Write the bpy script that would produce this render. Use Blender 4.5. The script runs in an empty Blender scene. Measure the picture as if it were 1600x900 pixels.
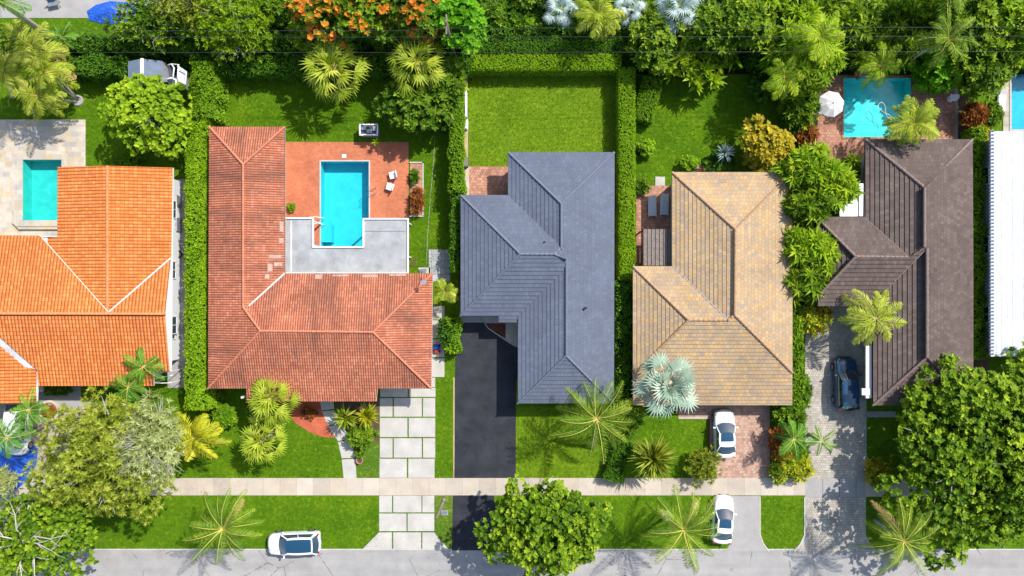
import bpy, math, random
import numpy as np
from math import radians as R, sin, cos, pi

SC = bpy.context.scene
COL = SC.collection
rng = np.random.default_rng(7)
random.seed(7)

# ---------------------------------------------------------------- camera, sky, sun, exposure
CH = 61.0                      # drone height, metres
FPX = 1067.5                   # focal length in pixels of a 1600 px wide photo
cam = bpy.data.objects.new('camera', bpy.data.cameras.new('camera'))
cam.data.sensor_width = 36.0
cam.data.lens = 36.0 * FPX / 1600.0
cam.data.clip_end = 3000
cam.location = (0, 0, CH)
COL.objects.link(cam); SC.camera = cam

SUN = np.array([0.66, 0.58, 1.0]); SUN /= np.linalg.norm(SUN)
elev = math.asin(SUN[2]); azim = math.atan2(SUN[0], SUN[1])
W = bpy.data.worlds.new('World'); SC.world = W; W.use_nodes = True
wn = W.node_tree
sky = wn.nodes.new('ShaderNodeTexSky'); sky.sky_type = 'NISHITA'; sky.sun_disc = False
sky.sun_elevation = elev; sky.sun_rotation = azim
sky.air_density = 1.0; sky.dust_density = 1.5; sky.ozone_density = 1.0
wn.links.new(sky.outputs[0], wn.nodes['Background'].inputs[0])
wn.nodes['Background'].inputs[1].default_value = 0.15
sl = bpy.data.lights.new('sun', 'SUN'); sl.energy = 4.3; sl.angle = R(0.6); sl.color = (1.0, 0.955, 0.88)
so = bpy.data.objects.new('sun', sl); COL.objects.link(so)
so.rotation_euler = (math.acos(SUN[2]), 0, math.atan2(SUN[1], SUN[0]) + pi/2)
SC.view_settings.view_transform = 'Standard'; SC.view_settings.look = 'None'
SC.view_settings.gamma = 1; SC.view_settings.use_curve_mapping = False
SC.view_settings.exposure = 0.62
SC.cycles.max_bounces = 8; SC.cycles.transparent_max_bounces = 12
SC.cycles.sample_clamp_indirect = 6

# ---------------------------------------------------------------- helpers
def g(px, py, z=0.0):
    s = (CH - z) / FPX
    return np.array([(px - 800) * s, (450 - py) * s, z])

def tag(o, label=None, cat=None, group=None, kind=None):
    if label: o['label'] = label
    if cat: o['category'] = cat
    if group: o['group'] = group
    if kind: o['kind'] = kind
    return o

def thing(name, loc, label, cat, rz=0, group=None):
    o = bpy.data.objects.new(name, None); COL.objects.link(o)
    o.empty_display_size = 0.3
    o.location = tuple(float(v) for v in loc); o.rotation_euler = (0, 0, rz)
    return tag(o, label, cat, group)

class MB:
    """collects geometry, one object per build()"""
    def __init__(s): s.v = []; s.f = []; s.m = []; s.uv = []; s.n = 0
    def add(s, vs, fs, m=0, uv=None):
        vs = [tuple(float(c) for c in v) for v in vs]
        s.v += vs
        for f in fs:
            s.f.append(tuple(i + s.n for i in f)); s.m.append(m)
            if uv is not None: s.uv.append([uv[i] for i in f])
            else: s.uv.append(None)
        s.n += len(vs)
    def box(s, c, d, rz=0, m=0, ry=0, rx=0, taper=1.0):
        hx, hy, hz = d[0]/2, d[1]/2, d[2]/2
        vs = []
        for z in (-hz, hz):
            t = taper if z > 0 else 1
            for x, y in ((-hx, -hy), (hx, -hy), (hx, hy), (-hx, hy)):
                p = np.array([x*t, y*t, z])
                if rx: p = np.array([p[0], p[1]*cos(rx)-p[2]*sin(rx), p[1]*sin(rx)+p[2]*cos(rx)])
                if ry: p = np.array([p[0]*cos(ry)+p[2]*sin(ry), p[1], -p[0]*sin(ry)+p[2]*cos(ry)])
                if rz: p = np.array([p[0]*cos(rz)-p[1]*sin(rz), p[0]*sin(rz)+p[1]*cos(rz), p[2]])
                vs.append(p + np.array(c))
        s.add(vs, [(0,3,2,1),(4,5,6,7),(0,1,5,4),(1,2,6,5),(2,3,7,6),(3,0,4,7)], m)
    def tube(s, pts, rad, n=6, m=0, cap=True):
        pts = [np.array(p, float) for p in pts]
        if not hasattr(rad, '__len__'): rad = [rad]*len(pts)
        vs = []; a0 = None
        for i, p in enumerate(pts):
            t = pts[min(i+1, len(pts)-1)] - pts[max(i-1, 0)]
            t = t / (np.linalg.norm(t) + 1e-9)
            if a0 is None:
                a0 = np.cross(t, [0,0,1.0] if abs(t[2]) < .9 else [1.0,0,0])
            a = a0 - t*np.dot(a0, t); a /= np.linalg.norm(a) + 1e-9; a0 = a
            b = np.cross(t, a)
            for k in range(n):
                q = 2*pi*k/n
                vs.append(p + rad[i]*(a*cos(q) + b*sin(q)))
        fs = []
        for i in range(len(pts)-1):
            for k in range(n):
                fs.append((i*n+k, i*n+(k+1)%n, (i+1)*n+(k+1)%n, (i+1)*n+k))
        if cap:
            fs.append(tuple(range(n))[::-1]); fs.append(tuple((len(pts)-1)*n+k for k in range(n)))
        s.add(vs, fs, m)
    def lathe(s, c, prof, n=16, m=0, cap=True):
        vs = []; c = np.array(c, float)
        for r, z in prof:
            for k in range(n):
                vs.append(c + np.array([r*cos(2*pi*k/n), r*sin(2*pi*k/n), z]))
        fs = []
        for i in range(len(prof)-1):
            for k in range(n):
                fs.append((i*n+k, i*n+(k+1)%n, (i+1)*n+(k+1)%n, (i+1)*n+k))
        if cap:
            fs.append(tuple(range(n))[::-1]); fs.append(tuple((len(prof)-1)*n+k for k in range(n)))
        s.add(vs, fs, m)
    def prism(s, pts, z0, z1, m=0):
        pts = [tuple(p[:2]) for p in pts]
        A = sum(pts[i][0]*pts[(i+1)%len(pts)][1]-pts[(i+1)%len(pts)][0]*pts[i][1] for i in range(len(pts)))
        if A < 0: pts = pts[::-1]
        n = len(pts)
        vs = [(x, y, z0) for x, y in pts] + [(x, y, z1) for x, y in pts]
        fs = [tuple(range(n))[::-1], tuple(range(n, 2*n))] + [(i, (i+1)%n, n+(i+1)%n, n+i) for i in range(n)]
        s.add(vs, fs, m)
    def grid(s, P, m=0, wrap=False):
        P = np.array(P, float); a, b = P.shape[:2]
        fs = [(i*b+j, i*b+j+1, (i+1)*b+j+1, (i+1)*b+j) for i in range(a-1) for j in range(b-1)]
        if wrap: fs += [(i*b+b-1, i*b, (i+1)*b, (i+1)*b+b-1) for i in range(a-1)]
        s.add(P.reshape(-1, 3), fs, m)
    def build(s, name, mats, parent=None, loc=None, smooth=False, bevel=0):
        me = bpy.data.meshes.new(name)
        me.from_pydata(s.v, [], s.f)
        if not isinstance(mats, (list, tuple)): mats = [mats]
        for mt in mats: me.materials.append(mt)
        me.polygons.foreach_set('material_index', s.m)
        if any(u is not None for u in s.uv):
            ul = me.uv_layers.new(name='UVMap'); i = 0; arr = []
            for f, u in zip(s.f, s.uv):
                for k in range(len(f)): arr += list(u[k]) if u is not None else [0, 0]
            ul.data.foreach_set('uv', arr)
        if smooth: me.polygons.foreach_set('use_smooth', [True]*len(s.f))
        me.update()
        o = bpy.data.objects.new(name, me); COL.objects.link(o)
        if parent is not None: o.parent = parent
        if loc is not None: o.location = tuple(float(v) for v in loc)
        if bevel:
            b = o.modifiers.new('bevel', 'BEVEL'); b.width = bevel; b.segments = 2; b.limit_method = 'ANGLE'
        return o

def copy_tree(o, parent=None):
    c = o.copy(); COL.objects.link(c)
    if parent is not None: c.parent = parent
    for ch in [x for x in o.children]: copy_tree(ch, c)
    return c

# ---------------------------------------------------------------- materials
class NT:
    def __init__(s, name, rough=.8, spec=.3):
        s.mat = bpy.data.materials.new(name); s.mat.use_nodes = True
        s.t = s.mat.node_tree; s.b = s.t.nodes['Principled BSDF']
        s.b.inputs['Roughness'].default_value = rough
        s.b.inputs['Specular IOR Level'].default_value = spec
    def put(s, sock, v):
        if isinstance(v, bpy.types.NodeSocket): s.t.links.new(v, sock)
        else:
            if isinstance(v, (tuple, list)) and len(v) == 3 and sock.type == 'RGBA': v = (*v, 1)
            sock.default_value = v
    def nd(s, ty, ins=None, **kw):
        n = s.t.nodes.new('ShaderNode' + ty)
        for k, v in kw.items(): setattr(n, k, v)
        for k, v in (ins or {}).items(): s.put(n.inputs[k], v)
        return n
    def m(s, op, a, b=0.0, c=None):
        n = s.nd('Math', {0: a, 1: b}, operation=op)
        if c is not None: s.put(n.inputs[2], c)
        return n.outputs[0]
    def co(s): return s.nd('TexCoord').outputs['Object']
    def uv(s): return s.nd('TexCoord').outputs['UV']
    def scale(s, v, sx, sy=None, sz=None, rz=0):
        n = s.nd('Mapping', {'Vector': v, 'Scale': (sx, sx if sy is None else sy, sx if sz is None else sz), 'Rotation': (0, 0, rz)})
        return n.outputs[0]
    def noise(s, v, sc, det=3, rough=.55, dist=0):
        return s.nd('TexNoise', {'Vector': v, 'Scale': sc, 'Detail': det, 'Roughness': rough, 'Distortion': dist}).outputs['Fac']
    def ramp(s, fac, stops, interp='LINEAR'):
        n = s.nd('ValToRGB', {'Fac': fac}); r = n.color_ramp; r.interpolation = interp
        while len(r.elements) < len(stops): r.elements.new(.5)
        for e, (p, c) in zip(r.elements, stops):
            e.position = p; e.color = (*c, 1) if len(c) == 3 else c
        return n.outputs[0]
    def mix(s, f, a, b, mode='MIX'):
        n = s.nd('Mix', data_type='RGBA', blend_type=mode)
        s.put(n.inputs[0], f); s.put(n.inputs[6], a); s.put(n.inputs[7], b)
        return n.outputs[2]
    def cells(s, vec, w, h, stagger=.5, joint=.05):
        """random value per brick + joint mask"""
        sp = s.nd('SeparateXYZ', {0: vec})
        v = s.m('DIVIDE', sp.outputs[1], h); row = s.m('FLOOR', v)
        u = s.m('ADD', s.m('DIVIDE', sp.outputs[0], w), s.m('MULTIPLY', row, stagger))
        c = s.nd('CombineXYZ', {0: s.m('FLOOR', u), 1: row})
        r = s.nd('TexWhiteNoise', {'Vector': c.outputs[0]}, noise_dimensions='2D').outputs['Value']
        fu = s.m('FRACT', u); fv = s.m('FRACT', v)
        j = s.m('MAXIMUM', s.m('LESS_THAN', fu, joint*h/w), s.m('LESS_THAN', fv, joint))
        return r, j
    def bump(s, h, dist=.02, st=1.0):
        n = s.nd('Bump', {'Height': h, 'Distance': dist, 'Strength': st})
        s.t.links.new(n.outputs[0], s.b.inputs['Normal'])
    def col(s, c): s.put(s.b.inputs['Base Color'], c); return s

def plain(name, c, rough=.6, metal=0, spec=.4, var=.12, sc=3.0):
    n = NT(name, rough, spec); n.b.inputs['Metallic'].default_value = metal
    f = n.noise(n.co(), sc, 4)
    d = tuple(x*(1-var) for x in c); l = tuple(min(1, x*(1+var)) for x in c)
    n.col(n.ramp(f, [(.3, d), (.7, l)]))
    return n.mat

def leafmat(name, dark, mid, light, trans=.35, rough=.55, spec=.18):
    """colour varies leaf by leaf and slowly over the plant"""
    n = NT(name, rough, spec)
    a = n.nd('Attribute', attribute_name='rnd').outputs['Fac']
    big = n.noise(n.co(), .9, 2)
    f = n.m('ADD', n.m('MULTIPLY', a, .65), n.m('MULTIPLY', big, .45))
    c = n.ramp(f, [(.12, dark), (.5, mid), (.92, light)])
    n.col(c)
    tr = n.nd('BsdfTranslucent', {'Color': n.mix(1.0, c, (1.0, .95, .45), 'MULTIPLY')})
    mx = n.nd('MixShader', {0: trans})
    n.t.links.new(n.b.outputs[0], mx.inputs[1]); n.t.links.new(tr.outputs[0], mx.inputs[2])
    n.t.links.new(mx.outputs[0], n.t.nodes['Material Output'].inputs['Surface'])
    return n.mat

M = {}
def lawnmat(name, a, b, c):
    n = NT(name, .95, .1); co = n.co()
    f1 = n.noise(co, .35, 3, .6, .4); f2 = n.noise(co, 3.0, 5, .7, .3); f3 = n.noise(co, 14, 3, .7)
    base = n.ramp(f1, [(.3, a), (.55, b), (.75, c)])
    base = n.mix(n.m('MULTIPLY', n.m('GREATER_THAN', f2, .6), .35), base, tuple(x*1.35 for x in c))
    det = n.ramp(f2, [(.25, (.55, .6, .5)), (.75, (1.35, 1.25, 1.2))])
    base = n.mix(1.0, base, det, 'MULTIPLY')
    base = n.mix(1.0, base, n.ramp(f3, [(.3, (.62, .66, .6)), (.7, (1.32, 1.28, 1.2))]), 'MULTIPLY')
    f4 = n.noise(co, .9, 5, .7, .8)
    base = n.mix(n.ramp(f4, [(.60, (0,0,0)), (.76, (.45,)*3)]), base, (.17, .17, .03))
    n.col(base); n.bump(f3, .05, .8)
    return n.mat
M['lawn'] = lawnmat('lawn_green', (.050, .125, .003), (.075, .160, .004), (.110, .195, .006))
M['lawn_pale'] = lawnmat('lawn_pale', (.088, .170, .006), (.112, .198, .008), (.145, .222, .012))
M['lawn_dry'] = lawnmat('lawn_dry', (.06, .14, .01), (.10, .17, .02), (.17, .17, .05))

def stonemat(name, cols, sc=1.2, rough=.85, joints=None, jc=(.12, .11, .09), rz=0, mott=.25, fine=18, cracks=0):
    n = NT(name, rough, .25); co = n.co()
    if joints:
        w, h, st, j = joints
        r, jm = n.cells(n.scale(co, 1, rz=rz), w, h, st, j)
        k = len(cols)
        c = n.ramp(r, [((i+.5)/k, cc) for i, cc in enumerate(cols)])
        c = n.mix(jm, c, jc)
    else:
        f = n.noise(co, sc, 4); k = len(cols)
        c = n.ramp(f, [(.25+.5*i/max(1, k-1), cc) for i, cc in enumerate(cols)])
    f = n.noise(co, .7, 5, .65)
    c = n.mix(1.0, c, n.ramp(f, [(.28, (1-mott,)*3), (.72, (1+mott*.55,)*3)]), 'MULTIPLY')
    f = n.noise(co, fine, 3, .7)
    c = n.mix(1.0, c, n.ramp(f, [(.25, (.86,)*3), (.75, (1.12,)*3)]), 'MULTIPLY')
    if cracks:      # a few cracks, oil spots and faint lengthwise wear
        v = n.nd('TexVoronoi', {'Vector': n.scale(co, .22), 'Scale': 1.0}, feature='DISTANCE_TO_EDGE').outputs['Distance']
        dv = n.m('ADD', v, n.m('MULTIPLY', n.m('SUBTRACT', n.noise(co, 1.6, 4, .7), .5), .06))
        k_ = n.m('MULTIPLY', n.m('LESS_THAN', n.m('ABSOLUTE', dv), .006), n.m('GREATER_THAN', n.noise(co, .25, 2), .52))
        c = n.mix(n.m('MULTIPLY', k_, cracks), c, tuple(x*.5 for x in cols[0]))
        sp = n.ramp(n.noise(co, 1.1, 2, .4), [(.70, (1,1,1)), (.76, (.78,.78,.78))]); c = n.mix(1.0, c, sp, 'MULTIPLY')
        wr = n.ramp(n.noise(n.scale(co, .06, .9), 1.0, 3, .5), [(.35, (.90,.90,.90)), (.65, (1.07,1.07,1.07))]); c = n.mix(1.0, c, wr, 'MULTIPLY')
    n.col(c); n.bump(f, .01, .5)
    return n.mat
def S(r, gg, b):      # sRGB 0-255 -> linear
    return tuple(((x/255)/12.92 if x/255 <= .04045 else ((x/255+.055)/1.055)**2.4) for x in (r, gg, b))
M['road'] = stonemat('road_grey', [(.275,.265,.255), (.325,.315,.302)], .5, mott=.14, fine=25, cracks=.8)
M['conc'] = stonemat('concrete_grey', [(.28,.27,.26), (.33,.32,.31)], .8, mott=.14)
M['slab'] = stonemat('slab_white', [(.38,.36,.33), (.46,.44,.40)], .8, mott=.15)
M['walkway'] = stonemat('slab_sidewalk', [(.42,.355,.28), (.45,.39,.315), (.38,.33,.27), (.47,.41,.34)], joints=(1.48, 50, 0, .0006), jc=(.3,.26,.22), mott=.14)
M['asphalt'] = stonemat('asphalt_dark', [(.018,.020,.027), (.036,.038,.046)], .6, mott=.35, fine=30, cracks=.6)
M['brick_red'] = stonemat('deck_red', [(.42,.13,.06), (.50,.17,.085), (.46,.145,.07)], joints=(.22,.11,.5,.08), jc=(.33,.14,.09), mott=.28)
M['brick_pink'] = stonemat('paver_pink', [(.44,.28,.20), (.38,.21,.15), (.47,.32,.24), (.30,.18,.14)], joints=(.24,.24,.5,.10), jc=(.25,.18,.14), mott=.22)
M['brick_dull'] = stonemat('paver_terracotta', [(.42,.20,.13), (.34,.15,.10), (.48,.26,.18)], joints=(.24,.24,.5,.10), jc=(.2,.12,.08), mott=.3)
M['paver'] = stonemat('paver_grey', [(.40,.36,.30), (.32,.295,.25), (.47,.425,.355), (.36,.33,.28)], joints=(.22,.22,.5,.09), jc=(.15,.14,.13), mott=.3, fine=9)
M['paver_tan'] = stonemat('paver_sand', [(.40,.34,.26), (.33,.28,.22), (.45,.39,.31)], joints=(.24,.24,.5,.09), jc=(.26,.22,.17), mott=.3)
M['trav'] = stonemat('travertine', [(.44,.38,.30), (.49,.43,.36), (.36,.33,.29), (.50,.45,.38), (.46,.37,.24)], joints=(.6,.45,.35,.02), jc=(.4,.36,.3), mott=.22)
M['soil'] = stonemat('soil', [(.07,.045,.03), (.12,.08,.05)], 2, mott=.4)
M['sand'] = stonemat('sand_path', [(.36,.27,.15), (.44,.34,.2)], 2, mott=.3)
M['mulch'] = stonemat('mulch_red', [(.36,.075,.035), (.46,.12,.06), (.30,.07,.035)], 6, mott=.4, fine=12)
M['mulch_dark'] = stonemat('mulch_dark', [(.10,.03,.02), (.17,.05,.035)], 5, mott=.4, fine=12)
M['bluegrey_tile'] = stonemat('pad_tiles', [(.33,.34,.35), (.28,.29,.31), (.38,.38,.38)], joints=(.6,.6,0,.05), jc=(.12,.13,.13), mott=.15)
M['plaster'] = plain('wall_white', (.62,.64,.68), .8, var=.05)
M['plaster_cream'] = plain('wall_cream', (.55,.48,.38), .8, var=.06)
M['plaster_grey'] = plain('wall_grey', (.30,.30,.32), .8, var=.1)
M['trim'] = plain('trim_white', (.68,.67,.65), .5, var=.05)
M['trim_dark'] = plain('trim_dark', (.05,.05,.06), .5)
M['glass'] = plain('window_glass', (.03,.05,.07), .06, spec=.9, var=.2)
M['wood'] = plain('wood_grey', (.17,.14,.12), .85, var=.3, sc=6)
M['wood_brown'] = plain('wood_brown', (.16,.08,.045), .8, var=.3, sc=6)
M['metal_grey'] = plain('metal_grey', (.35,.37,.40), .4, .6)
M['metal_blue'] = plain('metal_bluegrey', (.17,.21,.28), .45, .3)
M['white'] = plain('white_plastic', (.75,.75,.74), .5, var=.03)
M['black'] = plain('black_rubber', (.012,.012,.013), .7)
M['fabric_grey'] = plain('fabric_grey', (.42,.45,.48), .9, var=.06)
M['fabric_white'] = plain('fabric_offwhite', (.60,.58,.56), .9, var=.05)
M['red'] = plain('red_plastic', (.55,.03,.02), .4)
M['blue'] = plain('blue_plastic', (.01,.06,.45), .4)
M['bark'] = plain('bark_pale', (.34,.31,.26), .9, var=.3, sc=8)
M['bark_white'] = plain('bark_white', (.36,.345,.29), .9, var=.2, sc=8)
M['bark_brown'] = plain('bark_brown', (.16,.12,.085), .9, var=.3, sc=8)
def tarp():
    n = NT('tarp_blue', .45, .5); co = n.co()
    f = n.noise(co, 2.5, 4, .6, .6)
    n.col(n.ramp(f, [(.3, (.004,.04,.30)), (.7, (.01,.11,.55))])); n.bump(f, .15, 1)
    return n.mat
M['tarp'] = tarp()

# leaf palettes
LM = {}
def LP(k, d, m_, l, **kw): LM[k] = leafmat('leaf_' + k, d, m_, l, **kw)
LP('lime', (.10,.20,.006), (.27,.44,.012), (.52,.62,.03), trans=.42)
LP('green', (.024,.075,.004), (.11,.22,.008), (.33,.45,.022), trans=.36)
LP('mid', (.028,.085,.004), (.15,.27,.008), (.44,.55,.028), trans=.38)
LP('dark', (.018,.06,.005), (.06,.16,.010), (.17,.32,.02))
LP('bright', (.04,.17,.004), (.14,.38,.008), (.32,.60,.02), trans=.4)
LP('olive', (.11,.16,.010), (.31,.38,.030), (.56,.60,.11), trans=.42)
LP('palegreen', (.22,.27,.08), (.44,.50,.19), (.66,.70,.38), trans=.4)
LP('yellow', (.14,.22,.01), (.42,.44,.015), (.72,.64,.04))
LP('palm', (.035,.10,.006), (.13,.24,.012), (.34,.44,.04), trans=.35)
LP('palmyellow', (.11,.19,.008), (.33,.43,.025), (.64,.66,.10), trans=.42)
LP('palmgreen', (.02,.11,.008), (.08,.24,.02), (.22,.44,.04))
LP('silver', (.10,.17,.12), (.25,.35,.26), (.42,.51,.39), trans=.15)
LP('petiole', (.50,.52,.42), (.58,.58,.47), (.64,.63,.52), trans=.05)
LP('bluegreen', (.14,.22,.20), (.34,.44,.43), (.58,.66,.65), trans=.15)
LP('croton', (.14,.15,.008), (.42,.34,.015), (.70,.55,.05))
LP('rust', (.11,.04,.01), (.34,.11,.02), (.55,.26,.04))
LP('flower', (.50,.11,.01), (.72,.22,.02), (.85,.36,.04))
LP('hedge', (.05,.14,.004), (.16,.32,.007), (.34,.50,.015), trans=.4)
LP('hedge_lime', (.09,.21,.004), (.24,.43,.008), (.44,.60,.02), trans=.4)
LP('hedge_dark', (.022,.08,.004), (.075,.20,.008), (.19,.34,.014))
LP('grass', (.04,.12,.003), (.09,.19,.004), (.16,.27,.008))
LP('stem', (.26,.26,.04), (.42,.40,.07), (.52,.46,.12), trans=.1)
LP('dead', (.24,.15,.06), (.40,.27,.10), (.52,.38,.17), trans=.1)
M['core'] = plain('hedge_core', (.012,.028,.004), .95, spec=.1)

# ---------------------------------------------------------------- leaves
T_OVAL = (np.array([(0,0,0),(.42,.3,.10),(.46,.68,.10),(0,1,0),(-.46,.68,.10),(-.42,.3,.10)], float), [(0,1,2,3),(0,3,4,5)])
T_DIA = (np.array([(0,0,0),(.5,.4,.05),(0,1,-.08),(-.5,.4,.05)], float), [(0,1,2,3)])
T_STRAP = (np.array([(-.3,0,0),(.3,0,0),(.5,.5,.02),(-.5,.5,.02),(.06,1,-.2),(-.06,1,-.2)], float), [(0,1,2,3),(3,2,4,5)])
T_STRAPF = (np.array([(0,0,0),(.5,.45,.12),(0,.5,0),(-.5,.45,.12),(0,1,-.16)], float), [(0,1,4,2),(0,2,4,3)])

def nrm(a): return a / (np.linalg.norm(a, axis=-1, keepdims=True) + 1e-9)

class Leaves:
    def __init__(s): s.V = []; s.F = []; s.Rr = []; s.Mi = []; s.n = 0
    def add(s, tpl, pos, fwd, up, ln, wd, rnd=None, mi=0):
        V, F = tpl; N = len(pos)
        if N == 0: return
        fwd = nrm(np.asarray(fwd, float)); X = nrm(np.cross(fwd, up)); U = np.cross(X, fwd)
        ln = np.broadcast_to(np.asarray(ln, float), (N,)); wd = np.broadcast_to(np.asarray(wd, float), (N,))
        P = (np.asarray(pos)[:, None, :] + X[:, None, :]*(V[None, :, 0]*wd[:, None])[..., None]
             + fwd[:, None, :]*(V[None, :, 1]*ln[:, None])[..., None]
             + U[:, None, :]*(V[None, :, 2]*ln[:, None])[..., None])
        k = len(V)
        f = np.array(F)[None] + (np.arange(N)*k)[:, None, None] + s.n
        s.V.append(P.reshape(-1, 3)); s.F.append(f.reshape(-1, 4))
        if rnd is None: rnd = rng.random(N)
        s.Rr.append(np.repeat(np.broadcast_to(rnd, (N,)), len(F))); s.Mi.append(np.full(N*len(F), mi))
        s.n += N*k
    def ribbon(s, pts, w, mi=1, rnd=.5):
        pts = np.asarray(pts); n = len(pts)
        t = nrm(np.gradient(pts, axis=0)); sd = nrm(np.cross(t, [0, 0, 1.0]) + 1e-6)
        w = np.broadcast_to(w, (n,))
        L = pts - sd*w[:, None]/2; Rr = pts + sd*w[:, None]/2
        V = np.concatenate([L, Rr]); i = np.arange(n-1)
        F = np.stack([i, i+n, i+n+1, i+1], 1) + s.n
        s.V.append(V); s.F.append(F); s.Rr.append(np.full(n-1, rnd)); s.Mi.append(np.full(n-1, mi)); s.n += 2*n
    def build(s, name, mats, parent=None, off=None):
        V = np.concatenate(s.V); F = np.concatenate(s.F).astype(np.int32)
        if off is not None: V = V - np.asarray(off)
        me = bpy.data.meshes.new(name)
        me.vertices.add(len(V)); me.vertices.foreach_set('co', V.astype(np.float32).ravel())
        me.loops.add(F.size); me.loops.foreach_set('vertex_index', F.ravel())
        me.polygons.add(len(F)); me.polygons.foreach_set('loop_start', np.arange(0, F.size, 4, dtype=np.int32))
        me.polygons.foreach_set('loop_total', np.full(len(F), 4, np.int32))
        for mt in mats: me.materials.append(mt)
        me.polygons.foreach_set('material_index', np.concatenate(s.Mi).astype(np.int32))
        at = me.attributes.new('rnd', 'FLOAT', 'FACE'); at.data.foreach_set('value', np.concatenate(s.Rr).astype(np.float32))
        me.update(calc_edges=True)
        o = bpy.data.objects.new(name, me); COL.objects.link(o)
        if parent is not None: o.parent = parent
        return o

def rnd_dirs(n, zmin=-1):
    z = rng.uniform(zmin, 1, n); a = rng.uniform(0, 2*pi, n); r = np.sqrt(1-z*z)
    return np.stack([r*np.cos(a), r*np.sin(a), z], 1)

def rosettes(L, pos, axis, nl, ln, wd, tilt=(35, 80), tpl=T_OVAL, mi=0, rb=0.0):
    """a whorl of nl leaves at each pos around axis"""
    N = len(pos); axis = nrm(axis)
    a = nrm(np.cross(axis, rnd_dirs(N))); b = np.cross(axis, a)
    k = np.arange(nl)[None] * (2*pi/nl) + rng.uniform(0, 6.28, (N, 1)) + rng.uniform(-.3, .3, (N, nl))
    tl = np.radians(rng.uniform(tilt[0], tilt[1], (N, nl)))
    out = a[:, None]*np.cos(k)[..., None] + b[:, None]*np.sin(k)[..., None]
    fw = axis[:, None]*np.cos(tl)[..., None] + out*np.sin(tl)[..., None]
    up = axis[:, None]*np.sin(tl)[..., None] - out*np.cos(tl)[..., None]
    P = np.repeat(pos[:, None], nl, 1)
    sc = rng.uniform(.75, 1.25, (N, nl)) * rng.uniform(.8, 1.2, (N, 1))
    rr = np.clip(rng.normal(.40, .15, (N, 1)) + rng.normal(0, .12, (N, nl)) + rb + .45*(.5 - (tl-np.radians(tilt[0]))/max(.01, np.radians(tilt[1]-tilt[0]))), 0, 1)   # upper leaves coloured lighter: young growth, and painted brightness for lit crown tops
    L.add(tpl, P.reshape(-1, 3), fw.reshape(-1, 3), up.reshape(-1, 3), (sc*ln).ravel(), (sc*wd).ravel(), rr.ravel(), mi)

def spread(n, rad, cand=14, zmin=-.25):
    """n well spread points on the upper shell of an ellipsoid"""
    P = []
    for i in range(n):
        c = rnd_dirs(cand, zmin)*rng.uniform(.72, 1.0, (cand, 1))*np.array(rad)
        if P:
            d = np.min(np.linalg.norm(c[:, None]-np.array(P)[None], axis=2), axis=1); P.append(c[np.argmax(d)])
        else: P.append(c[0])
    return np.array(P)

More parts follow.
